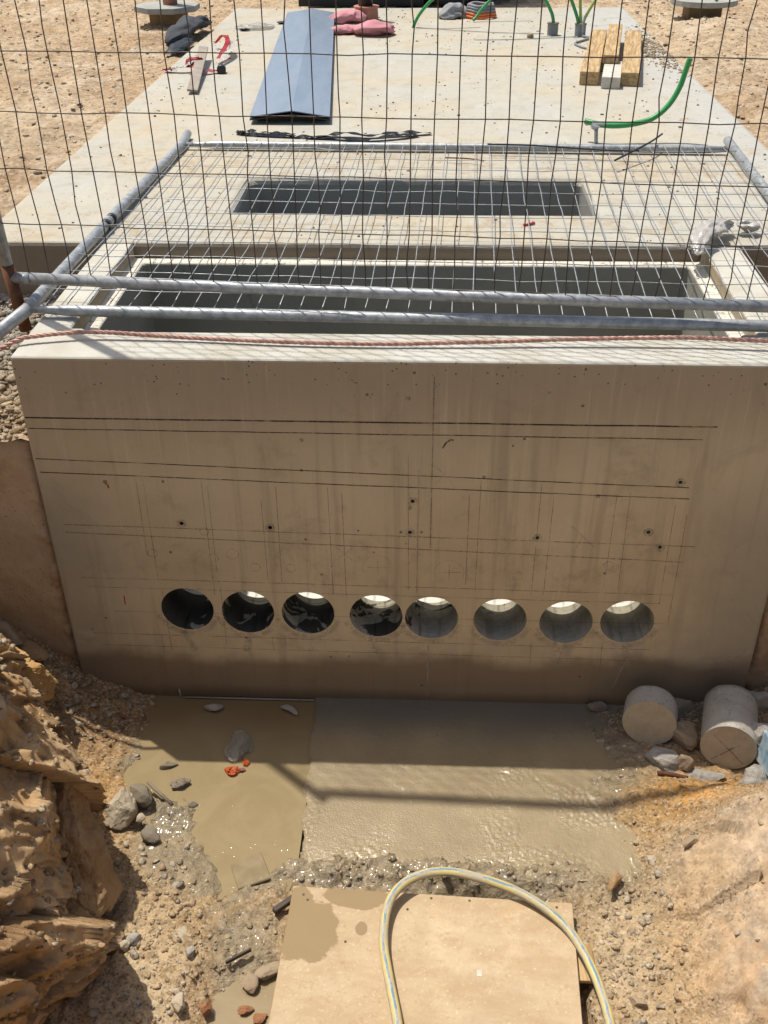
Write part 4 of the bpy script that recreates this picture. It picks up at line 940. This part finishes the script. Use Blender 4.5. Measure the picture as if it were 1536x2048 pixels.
# parked trailer beyond the slab
tr = empty('parked_trailer', (-.2, 7.4, 0), 'dark low trailer with a wheel parked beyond the far end of the slab', 'trailer')
fpart(tr, 'chassis', box_bm(-1.02, .70, 6.62, 8.2, .10, .55, .03, 2), M['truck'])
fpart(tr, 'deck', box_bm(-1.1, .78, 6.56, 8.3, .552, .62, .01), M['truck'])
fpart(tr, 'skirt', box_bm(-1.02, -.02, 6.585, 6.615, -.015, .5, .004), M['truck'])
def wheel(x, y):
    r = Matrix.Translation((x, y, .255)) @ Matrix.Rotation(math.pi/2, 4, 'X')
    w = fpart(tr, 'wheel', cyl_bm(.15, .13, 28, mat=r), M['rim'])
    bm = bmesh.new(); N = 40; K = 10; V = []
    for i in range(N):
        a = 2*math.pi*i/N
        for k in range(K):
            b = 2*math.pi*k/K; rr = .215+.065*math.cos(b); V.append(bm.verts.new((x+rr*math.cos(a), y+.085*math.sin(b), .255+rr*math.sin(a))))
    for i in range(N):
        for k in range(K): bm.faces.new((V[i*K+k], V[((i+1) % N)*K+k], V[((i+1) % N)*K+(k+1) % K], V[i*K+(k+1) % K]))
    ty = obj('tyre', bm, M['tyre'], smooth=True); ty.parent = w; ty.matrix_parent_inverse = w.matrix_parent_inverse.copy() @ Matrix.Identity(4)
    ty.matrix_parent_inverse = Matrix.Translation(-tr.location)
    ty.parent = w
    ty.matrix_parent_inverse = Matrix.Identity(4)
    w.matrix_parent_inverse = Matrix.Translation(-tr.location)
wheel(.20, 6.53); wheel(.25, 8.35)

# ------------------------------------------------------------------ trench things
def h1(x, y): return float(trench_h(np.array([[x]]), np.array([[y]]))[0, 0])
def core(label, cx, cy, cz, L, yaw, pitch, cross, seed):
    e = empty('concrete_core', (cx, cy, cz), label, 'concrete core')
    n = 56; rings = 10; V = []; F = []; r = .0805; rnd = random.Random(seed)
    for j in range(rings+1):
        for k in range(n):
            a = 2*math.pi*k/n; q = r*(1+.012*mnoise.noise(Vector((math.cos(a)*3, math.sin(a)*3, j*.5+seed))))
            dy = L*j/rings
            if j in (0,): q *= 1-.010*abs(mnoise.noise(Vector((a*6, seed, 1))))
            if j == rings: dy += .006*mnoise.noise(Vector((math.cos(a)*2, math.sin(a)*2, seed)))
            V.append((q*math.cos(a), dy, q*math.sin(a)))
    for j in range(rings):
        for k in range(n): F.append((j*n+k, j*n+(k+1) % n, (j+1)*n+(k+1) % n, (j+1)*n+k))
    me = bpy.data.meshes.new('body'); me.from_pydata(V, [], F+[tuple(rings*n+k for k in range(n))]); me.update()
    rot = Euler((pitch, 0, yaw))
    b = obj('body', me, M['core'], smooth=False); b.parent = e; b.rotation_euler = rot
    for p in me.polygons: p.use_smooth = len(p.vertices) == 4
    bm = bmesh.new(); vs = [bm.verts.new((v[0]*1.0, v[1]-.0005, v[2])) for v in V[:n]]; bm.faces.new(vs)
    f = obj('cut_face', bm, M['core_face']); f.parent = e; f.rotation_euler = rot
    for (a, b_) in cross:
        d = Vector((b_[0]-a[0], 0, b_[1]-a[1])).normalized(); s = Vector((d.z, 0, -d.x))*.0022
        A = Vector((a[0], -.0015, a[1])); B = Vector((b_[0], -.0015, b_[1]))
        me = npmesh('l', [A-s, A+s, B+s, B-s], [(0, 1, 2, 3)], [(0, 0), (0, 1), (1, 1), (1, 0)]); g = obj('drawn_line', me, M['line2']); g.parent = e; g.rotation_euler = rot
core('long concrete core with a cross drawn on its cut face by the right wall end', .972, -.270, -1.113, .20, -.27, -.06, [((-.05, .04), (.01, -.012)), ((.01, -.012), (.05, -.05)), ((-.04, -.055), (.03, .02)), ((.0, -.012), (.012, .008))], 1)
core('short broken concrete core with a plain face lying left of the long core', .757, -.172, -1.118, .085, -.26, -.12, [], 2)
def rock(name, label, loc, s, seed, mat, rot=(0, 0, 0), sub=4, cuts=13, cat='rock', group=None, rough=.1, fine=.03, sink=0.):
    o = obj(name, rock_mesh(seed, *s, sub=sub, cuts=cuts, rough=rough, fine=fine, flat=True), M[mat], loc=loc); o.rotation_euler = rot
    return tag(o, label, cat, group)
# large boulders of the left bank
rock('boulder', 'ochre boulder with a sunlit top at the upper left of the trench bank', (-1.235, -.245, -.95), (.17, .13, .16), 31, 'clay2', (.1, .1, .4), 6, 12, 'boulder', rough=.14, fine=.035)
rock('boulder', 'broad brown clay boulder below the ochre one on the left bank', (-1.03, -.55, -.98), (.15, .13, .17), 32, 'clay', (.2, -.05, .9), 6, 13, 'boulder', rough=.16, fine=.04)
rock('boulder', 'smooth leaning clay slab boulder overhanging the gravel on the left', (-.845, -.76, -1.06), (.11, .155, .17), 38, 'clay', (-.15, .15, .3), 6, 11, 'boulder', rough=.12, fine=.03)
rock('boulder', 'dark rough boulder at the bottom left corner of the trench bank', (-.93, -1.13, -1.02), (.15, .16, .17), 35, 'clay', (.4, .1, 1.6), 6, 14, 'boulder', rough=.2, fine=.06)
rock('boulder', 'lower clay lump between the leaning slab boulder and the corner boulder', (-.80, -.97, -1.13), (.09, .10, .09), 36, 'clay', (.1, .3, .6), 5, 12, 'boulder', rough=.2, fine=.06)
rock('stone', 'long flat reddish stone at the foot of the left wall end', (-1.19, .02-.06, -1.0), (.070, .035, .022), 51, 'clay', (.2, .25, -.35), 4, 8, 'stone')
rock('stone', 'flat dusty stone above the reddish one by the left wall end', (-1.24, -.03, -.945), (.055, .03, .018), 52, 'brown', (.3, .3, -.3), 3, 8, 'stone')
rock('stone', 'small upright stone just right of the ochre boulder', (-1.12, -.13, -1.035), (.018, .030, .022), 53, 'brown', (.4, .2, -.6), 3, 8, 'stone')
rock('stone', 'split grey-brown rock beside the overhanging boulder with a yellow fleck', (-.805, -.505, -1.175), (.045, .050, .045), 54, 'pale', (.3, .2, .5), 4, 8, 'stone')
rock('stone', 'dark rounded lump behind the split rock', (-.755, -.455, -1.185), (.042, .03, .028), 55, 'darkgrey', (0, .2, -.2), 3, 6, 'stone')
rock('stone', 'smooth dark egg-shaped stone on the gravel near the puddle', (-.695, -.575, -1.20), (.030, .020, .016), 56, 'darkgrey', (0, .1, -.7), 3, 5, 'stone')
rock('stone', 'pale blocky stone on the gravel below the left bank', (-.535, -.895, -1.190), (.020, .023, .010), 57, 'pale', (0, .1, .3), 3, 8, 'stone')
rock('stone', 'small blue-grey pebble beneath the pale blocky stone', (-.508, -.945, -1.185), (.014, .013, .011), 58, 'grey', (0, 0, 0), 3, 5, 'stone')
rock('stone', 'grey pebble paired with a tan one left of the pale blocky stone', (-.655, -.918, -1.18), (.016, .014, .012), 59, 'grey', (0, 0, 0), 3, 5, 'stone')
rock('stone', 'tan pebble touching the grey one on the lower left gravel', (-.675, -.938, -1.18), (.014, .013, .010), 60, 'pale', (0, 0, 0), 3, 6, 'stone')
rock('stone', 'white angular stone next to the split rock', (-.735, -.53, -1.188), (.014, .012, .012), 61, 'pale', (.3, 0, 0), 2, 6, 'stone')
rock('stone', 'dark mud clod standing in the edge of the puddle', (-.705, -.305, -1.212), (.024, .013, .010), 62, 'darkgrey', (0, 0, .3), 3, 7, 'stone')
rock('stone', 'muddy clod cluster at the left rim of the puddle', (-.655, -.375, -1.210), (.030, .018, .012), 63, 'darkgrey', (0, 0, .4), 4, 9, 'stone', rough=.3, fine=.1)
rock('stone', 'small clod alone in the puddle below the cluster', (-.60, -.452, -1.213), (.014, .010, .008), 64, 'darkgrey', (0, 0, .4), 2, 6, 'stone')
rock('stone', 'oblong orange-tan stone on the right gravel slope', (.588, -.69, -1.188), (.018, .036, .012), 65, 'clay', (0, .1, -.55), 4, 14, 'stone')
rock('stone', 'pale grey flat rock half buried at the upper right of the clay slope', (.93, -.56, -1.06), (.045, .028, .022), 66, 'pale', (.2, .2, .4), 4, 8, 'stone')
rock('stone', 'small round stone touching the half buried flat rock', (.975, -.50, -1.06), (.020, .016, .014), 67, 'pale', (0, 0, 0), 3, 6, 'stone')
rock('stone', 'flat wet grey stone beside the lower left puddle and the board', (-.308, -.975, -1.216), (.034, .020, .012), 68, 'brown', (.1, 0, .55), 3, 9, 'stone')
rock('stone', 'smaller wet grey stone left of the flat one in the lower puddle', (-.352, -1.0, -1.218), (.020, .028, .012), 69, 'brown', (0, 0, .1), 3, 8, 'stone')
rock('stone', 'rusty red stone in the lower puddle, left of the pair', (-.352, -1.068, -1.226), (.018, .013, .011), 70, 'rusty', (0, 0, .3), 4, 12, 'stone')
rock('stone', 'rusty orange stone nearest the board edge in the lower puddle', (-.312, -1.085, -1.227), (.021, .014, .011), 71, 'rusty', (0, 0, .1), 4, 12, 'stone')
rock('stone', 'small brown stone at the left margin of the lower puddle', (-.445, -1.08, -1.205), (.014, .02, .014), 72, 'rusty', (0, 0, .1), 3, 7, 'stone')
rock('stone', 'pale oval stone at the bottom edge of the gravel', (-.505, -1.085, -1.18), (.016, .024, .010), 73, 'pale', (0, 0, -.2), 3, 7, 'stone')
# rubble under the cores
rock('rubble', 'dark flat concrete chunk under the short core', (.795, -.255, -1.185), (.065, .040, .032), 81, 'grey', (.1, .1, -.15), 4, 10, 'rubble', rough=.16)
rock('rubble', 'brown earthy chunk wedged between the two cores', (.862, -.17, -1.165), (.045, .05, .045), 82, 'brown', (0, 0, .4), 4, 9, 'rubble')
rock('rubble', 'flat white-speckled chunk in the sun below the long core', (.895, -.325, -1.175), (.056, .028, .020), 83, 'grey', (.15, .05, -.1), 4, 9, 'rubble', rough=.18)
rock('rubble', 'large round grey chunk at the right frame edge below the long core', (1.052, -.385, -1.150), (.060, .052, .046), 84, 'grey', (.1, .1, .5), 4, 8, 'rubble', rough=.16)
rock('rubble', 'grey chunk standing behind the big one at the right edge', (1.085, -.235, -1.10), (.045, .05, .055), 85, 'grey', (.1, .2, .2), 4, 8, 'rubble')
rock('rubble', 'dark grey block supporting the long core', (.93, -.22, -1.21), (.06, .05, .035), 86, 'darkgrey', (0, 0, .2), 3, 8, 'rubble')
rock('rubble', 'upright brown sliver left of the speckled chunk', (.850, -.285, -1.165), (.026, .022, .040), 87, 'brown', (.2, 0, .1), 3, 8, 'rubble')
rock('rubble', 'shaded grey lump behind the gap between the cores', (.875, -.05, -1.175), (.055, .035, .035), 88, 'darkgrey', (0, 0, .3), 3, 9, 'rubble')
rock('rubble', 'small shaded lump at the wall foot left of the short core', (.63, -.02, -1.195), (.028, .018, .014), 89, 'darkgrey', (0, 0, .1), 3, 8, 'rubble')
rock('rubble', 'pale chunk at the wall foot right of the long core', (1.10, -.06, -1.12), (.045, .035, .035), 90, 'grey', (0, 0, .1), 3, 8, 'rubble')
tag(obj('rebar', tube(spline([(.765, -.315, -1.178), (.80, -.325, -1.172), (.85, -.335, -1.175)], 4), .006, 8), M['rust']), 'short rusty bar under the dark flat chunk', 'rebar')
tag(obj('rebar', tube([(-.74, -.405, -1.178), (-.655, -.475, -1.192)], .0055, 8), M['darkgrey']), 'muddy ribbed bar lying in the mud left of the puddle', 'rebar')
tag(obj('iron_pin', tube([(-.728, -.008, -1.235), (-.731, -.010, -1.175)], .0025, 6), M['zinc']), 'thin pale pin upright at the wall foot', 'pin')
# pale pipe strip at wall foot in the puddle
tag(obj('thin_rod', tube([(-.715, -.010, -1.212), (-.29, -.010, -1.212)], .0025, 6), M['strip']), 'thin straight rod along the wall foot at the water line', 'rod')
# wooden block in puddle
wbk = obj('wood_block', box_bm(-.046, .046, -.060, .060, -.022, 0, .002), [M['mudwood']], loc=(-.402, -.668, -1.2125)); wbk.rotation_euler = (-.13, -.02, .42)
wf_ = obj('end_grain', box_bm(-.0445, .0445, -.0625, -.0602, -.0215, -.002, .0005), M['darkwood']); wf_.parent = wbk
tag(wbk, 'muddy square wooden board end half sunk in the puddle', 'wood block')
tag(obj('wood_chip', box_bm(-.032, .032, -.008, .008, -.008, .008, .002), M['darkwood'], loc=(-.288, -.80, -1.185)), 'dark stick chip at the back left corner of the plywood', 'wood chip').rotation_euler = (0, 0, .75)
tag(obj('wood_chip', box_bm(-.035, .035, -.003, .003, -.006, .006, .001), M['darkwood'], loc=(-.385, -.945, -1.195)), 'thin dark splinter above the lower puddle', 'wood chip').rotation_euler = (0, 0, .6)
# litter in the puddle
cloth('clear_bag', [(-.515, -.155, -1.21), (-.505, -.20, -1.205), (-.515, -.25, -1.203), (-.50, -.285, -1.21)], .032, 'film', 'dull clear plastic bag floating in the puddle', 'plastic bag', 31, .35, amp=.9, z0=-1.2165, fq=.4)
cloth('clear_bag', [(-.465, -.20, -1.213), (-.468, -.25, -1.212)], .008, 'film', 'thin clear plastic sliver right of the floating bag', 'plastic bag', 32, .4, z0=-1.2165, fq=.3)
tag(obj('orange_scrap', tape([(-.480, -.290, -1.213), (-.471, -.287, -1.207), (-.462, -.293, -1.212)], .018, None, 33), M['orange']), 'small orange plastic flake floating under the bag', 'scrap')
tag(obj('orange_scrap', tape([(-.525, -.328, -1.213), (-.516, -.322, -1.204), (-.506, -.330, -1.209), (-.498, -.322, -1.203), (-.490, -.330, -1.213)], .024, None, 34), M['orange']), 'larger crumpled orange scrap in the sunlit puddle', 'scrap')
tag(obj('orange_scrap', tape([(-.490, -.314, -1.213), (-.480, -.318, -1.209), (-.468, -.312, -1.213)], .010, None, 35), M['terra']), 'pinkish sliver beside the larger orange scrap', 'scrap')
cloth('muddy_scrap', [(-.645, -.055, -1.21), (-.61, -.06, -1.205), (-.58, -.05, -1.21)], .013, 'strip', 'bone-like brown scrap in the shaded water by the wall', 'scrap', 36, .5, z0=-1.2165)
cloth('muddy_scrap', [(-.395, -.045, -1.21), (-.365, -.055, -1.206), (-.335, -.08, -1.211)], .010, 'strip', 'forked pale scrap in the water close to the footing edge', 'scrap', 37, .5, z0=-1.2165)
# plywood board
pb = empty('plywood_board', (.098, -.765, -1.18), 'large dusty plywood sheet with damp stains lying in the trench under the hose', 'plywood board')
def pobj(name, bm, mat): o = obj(name, bm, mat); o.parent = pb; return o
pb.rotation_euler = (-.01, .0, -.035)
pobj('face_sheet', box_bm(-.366, .366, -.75, 0, -.009, .009, .0012), M['ply'])
for x, y in [(-.335, -.025), (-.322, -.04), (.30, -.012), (.325, -.016), (.315, -.03), (-.21, -.155), (-.06, -.05), (.0, -.012), (.10, -.012)]:
    pobj('nail_hole', cyl_bm(.0035, .0006, 8, mat=Matrix.Translation((x, y, .0094))), M['darkwood'])
pobj('label_scrap', box_bm(.12, .132, -.225, -.208, .0093, .0098), M['whitewood'])
tag(obj('board_offcut', box_bm(-.03, .03, -.05, .05, -.006, .006, .001), M['timber'], loc=(.475, -.93, -1.20)), 'thin wooden offcut jutting from under the right side of the plywood', 'offcut').rotation_euler = (0, .1, .05)
# debris on the right clay slope
for i, (x, y, a, b, c_, l) in enumerate([(.70, -.62, .020, .013, .010, 'angular tan chunk high on the right slope above the smooth clay face'), (.66, -.80, .017, .012, .009, 'flat pale chip midway down the right gravel slope'), (.60, -1.02, .020, .014, .010, 'broken tan stone low on the right slope near the hose'), (.80, -.60, .026, .016, .012, 'grey-brown clod at the top edge of the smooth clay face')]):
    rock('stone', l, (x, y, h1(x, y)+.003), (a, b, c_), 120+i, ('pale', 'pale', 'brown', 'brown')[i], (.1, .2, i*1.3), 4, 14, 'stone')
# hose
hz = -1.150
hose = [(.055, -1.45, hz), (.035, -1.25, hz), (.021, -1.133, hz+.004), (-.003, -1.024, hz+.006), (-.02, -.931, hz+.006), (-.018, -.85, hz+.008), (.003, -.788, hz+.014), (.054, -.742, hz+.018), (.133, -.722, hz+.018), (.226, -.735, hz+.012), (.316, -.764, hz+.004), (.39, -.81, hz-.002), (.447, -.868, hz-.010), (.487, -.950, hz-.018), (.510, -1.04, hz-.022), (.520, -1.13, hz-.025), (.53, -1.3, hz-.025), (.50, -1.5, hz-.02)]
tag(obj('garden_hose', tube(spline(hose, 14), .0120, 14), M['hose']), 'yellow hose with blue stripes looping over the plywood board', 'hose')
tag(obj('garden_hose', tube(spline([(-1.05, -1.05, -1.0), (-.985, -1.165, -1.02), (-.90, -1.215, -1.05), (-.80, -1.30, -1.1)], 8), .014, 12), M['hose']), 'second stretch of yellow and blue hose cutting the bottom left corner', 'hose')
bb = obj('blue_board', box_bm(-.018, .018, -.17, .17, -.05, .05, .003), M['blueboard'], loc=(1.085, -.40, -1.06)); bb.rotation_euler = (-.25, .15, .05)
tag(bb, 'scuffed pale blue plank leaning in at the right frame edge', 'plank')
# root on left bank
rt = empty('dry_root', (-.80, -.84, -1.1), 'pale dry root hanging from the left clay bank', 'root')
fpart(rt, 'main_root', tube(spline([(-.86, -.775, -1.045), (-.815, -.81, -1.07), (-.775, -.845, -1.12), (-.745, -.895, -1.165), (-.725, -.93, -1.185)], 6), .0045, 6), M['root'])
for i in range(7):
    a = -1.3+i*.42; fpart(rt, 'rootlet', tube(spline([(-.845, -.775, -1.035), (-.845+.03*math.cos(a), -.775+.03*math.sin(a), -1.015), (-.845+.065*math.cos(a+.1), -.775+.06*math.sin(a+.2), -1.03)], 4), .0014, 4), M['root'])

# ------------------------------------------------------------------ loose stones, chips and grit
ico = bmesh.new(); bmesh.ops.create_icosphere(ico, subdivisions=1, radius=1); IV = np.array([v.co[:] for v in ico.verts]); IF = np.array([[v.index for v in f.verts] for f in ico.faces]); ico.free()
ICV, ICF = IV, IF
def scatter(name, pts, sizes, cols, mat, label=None, seed=0, wet=None, flat=.6):
    rs = np.random.RandomState(seed); n = len(pts); nv = len(ICV)
    V = ICV[None]*(1+rs.uniform(-.42, .38, (n, nv, 1)))
    V = V*(sizes[:, None, None]*np.stack([rs.uniform(.7, 1.35, n), rs.uniform(.6, 1.1, n), rs.uniform(.35, .8, n)*flat/.6], -1)[:, None])
    a = rs.uniform(0, 6.28, n); b = rs.uniform(-.5, .5, n); ca, sa, cb, sb = np.cos(a), np.sin(a), np.cos(b), np.sin(b)
    R = np.zeros((n, 3, 3)); R[:, 0, 0] = ca; R[:, 0, 1] = -sa*cb; R[:, 0, 2] = sa*sb; R[:, 1, 0] = sa; R[:, 1, 1] = ca*cb; R[:, 1, 2] = -ca*sb; R[:, 2, 1] = sb; R[:, 2, 2] = cb
    V = np.einsum('nij,nkj->nki', R, V)+pts[:, None]
    F = ICF[None]+(np.arange(n)*nv)[:, None, None]
    me = npmesh(name, V.reshape(-1, 3), F.reshape(-1, 3))
    c = np.ones((n, nv, 4), np.float32); c[..., :3] = cols[:, None]; at = me.attributes.new('Col', 'FLOAT_COLOR', 'POINT'); at.data.foreach_set('color', c.ravel())
    w = np.zeros((n, nv), np.float32)
    if wet is not None: w[:] = wet[:, None]
    at = me.attributes.new('Wet', 'FLOAT', 'POINT'); at.data.foreach_set('value', w.ravel())
    return tag(obj(name, me, mat), label, kind='stuff')
def ter(x, y): return trench_h(x[None], y[None])[0]
rs = np.random.RandomState(3)
pal = np.array([(.52, .43, .30), (.42, .31, .19), (.36, .26, .16), (.58, .50, .38), (.36, .30, .21), (.44, .27, .13), (.27, .20, .13)])
N = 15000
x = rs.uniform(-1.45, 1.30, N); y = rs.uniform(-1.30, .0, N)
inpud = pud_mask(x, y) > .15
foot = (x > -.30) & (x < .52) & (y > -.56)
dens = np.clip(.30+.9*blob(x, y, -.62, -1.0, .22, .35)+.55*blob(x, y, .58, -.9, .16, .4)+.7*blob(x, y, -.95, -.1, .4, .3)+.4*blob(x, y, .8, -.1, .3, .2), 0, 1)*(.3+1.0*(vnoise(x*9, y*9, 8)))
board = (x > -.28) & (x < .47) & (y < -.76)
smooth = (x > .72) & (y < -.50) & (rs.rand(N) > .12)
k = (~inpud) & (~foot) & (~board) & (~smooth) & ~((x < -.84) & (y < -.35)) & (rs.rand(N) < dens)
x, y = x[k], y[k]; z = ter(x, y); sz = .0022+.0085*rs.rand(len(x))**4
ci = rs.randint(0, 7, len(x)); cl = pal[ci]*rs.uniform(.75, 1.1, (len(x), 1)); tc, tw = trench_c(x[None], y[None], z[None]); cl = cl*.5+tc[0]*.5
scatter('gravel', np.stack([x, y, z+sz*.05], -1), sz, cl, M['earth'], seed=1, wet=tw[0]*.6)
# shards on the heap by the left wall end and flakes on the left bank
N = 300; x = np.concatenate([rs.normal(-1.08, .14, N//2), rs.normal(-1.02, .16, N//2)]); y = np.concatenate([rs.normal(-.08, .06, N//2), rs.normal(-.62, .28, N//2)])
k = (y < -.0) & (x < -.72) & ((y > -.25) | (x > -.70)); x, y = x[k], y[k]; z = ter(x, y); sz = .005+.018*rs.rand(len(x))**3
scatter('stone_shards', np.stack([x, y, z+sz*.1], -1), sz, np.array([(.36, .26, .16), (.28, .19, .10), (.42, .34, .24)])[rs.randint(0, 3, len(x))]*rs.uniform(.8, 1.1, (len(x), 1)), M['earth'], seed=2, flat=.4)
N = 260; x = np.concatenate([rs.normal(.62, .10, N//2), rs.normal(-.58, .10, N//2)]); y = rs.uniform(-1.15, -.48, N)
k = (pud_mask(x, y) < .05) & ((x > .49) | (x < -.45)); x, y = x[k], y[k]; z = ter(x, y); sz = .005+.011*rs.rand(len(x))**3
scatter('stone_chips', np.stack([x, y, z+sz*.2], -1), sz, np.array([(.52, .42, .29), (.44, .31, .18), (.40, .34, .26)])[rs.randint(0, 3, len(x))]*rs.uniform(.8, 1.1, (len(x), 1)), M['earth'], seed=12, flat=.4)
bs = .003+.012*rs.rand(len(BANK_LEDGES))**3
scatter('stone_shards', BANK_LEDGES, bs, np.array([(.50, .40, .27), (.42, .28, .15), (.34, .22, .11)])[rs.randint(0, 3, len(bs))]*rs.uniform(.85, 1.1, (len(bs), 1)), M['earth'], seed=15, flat=.4)
# lumps of mud along the ridge
N = 160; x = rs.normal(.08, .30, N); y = rs.normal(-.675, .035, N)
k = (x > -.30) & (x < .62) & (y < -.60) & (y > -.76); x, y = x[k], y[k]; z = ter(x, y); sz = .003+.012*rs.rand(len(x))**3
tc, tw = trench_c(x[None], y[None], z[None]); scatter('mud_clods', np.stack([x, y, z], -1), sz, tc[0]*rs.uniform(.75, 1.1, (len(x), 1)), M['earth'], seed=3, wet=tw[0]*1.0, flat=.4)
# stones on the upper ground
N = 15000; x = np.concatenate([rs.uniform(-4.0, -1.52, N//2), rs.uniform(1.54, 3.4, N//2)]); y = rs.uniform(.1, 7.6, N)
k = rs.rand(N) < (.25+.9*vnoise(x*2.2, y*2.2, 5)); x, y = x[k], y[k]; z = upper_h(x[None], y[None])[0]; sz = .003+.016*rs.rand(len(x))**6
scatter('gravel', np.stack([x, y, z+sz*.2], -1), sz, np.array([(.55, .43, .28), (.60, .49, .34), (.46, .34, .21)])[rs.randint(0, 3, len(x))]*rs.uniform(.9, 1.12, (len(x), 1)), M['soil'], seed=4, flat=.45)
# coarse gravel in front of the slab, left of the chamber
N = 3600; x = rs.uniform(-1.50, -1.052, N); y = rs.uniform(.03, .90, N); z = upper_h(x[None], y[None])[0]; sz = .004+.013*rs.rand(N)**2.5
scatter('gravel', np.stack([x, y, z+sz*.3], -1), sz, (np.array([(.46, .42, .35), (.40, .35, .27), (.52, .47, .38), (.30, .26, .20)])[rs.randint(0, 4, N)]*sst(.15, .6, y)[:, None]+np.array([(.52, .39, .24), (.44, .32, .19), (.58, .46, .30), (.36, .25, .14)])[rs.randint(0, 4, N)]*(1-sst(.15, .6, y))[:, None])*rs.uniform(.8, 1.05, (N, 1)), M['soil'], seed=5)
# crumbs of earth on the slab
N = 3600; x = rs.uniform(-1.45, 1.48, N); y = rs.uniform(.95, 6.3, N)
k = (rs.rand(N) < vnoise(x*1.6, y*1.6, 9)*1.1) & ~((np.abs(x) < .70) & (y > 1.2) & (y < 1.74)) & ~((x < -.4) & (x > -1.05) & (y > 2.5)); x, y = x[k], y[k]; sz = .0018+.007*rs.rand(len(x))**5
scatter('earth_crumbs', np.stack([x, y, 0*x+sz*.2], -1), sz, np.array([(.18, .14, .10), (.34, .25, .15), (.25, .22, .18)])[rs.randint(0, 3, len(x))], M['soil'], seed=6)
# spilled earth over the right slab edge
N = 700; x = 1.50-np.abs(rs.normal(0, .09, N)); y = rs.normal(4.55, .35, N); sz = .004+.010*rs.rand(N)**3
scatter('spilled_earth', np.stack([x, y, 0*x+sz*.25], -1), sz, pal[rs.randint(0, 4, N)]*1.1, M['soil'], seed=7)
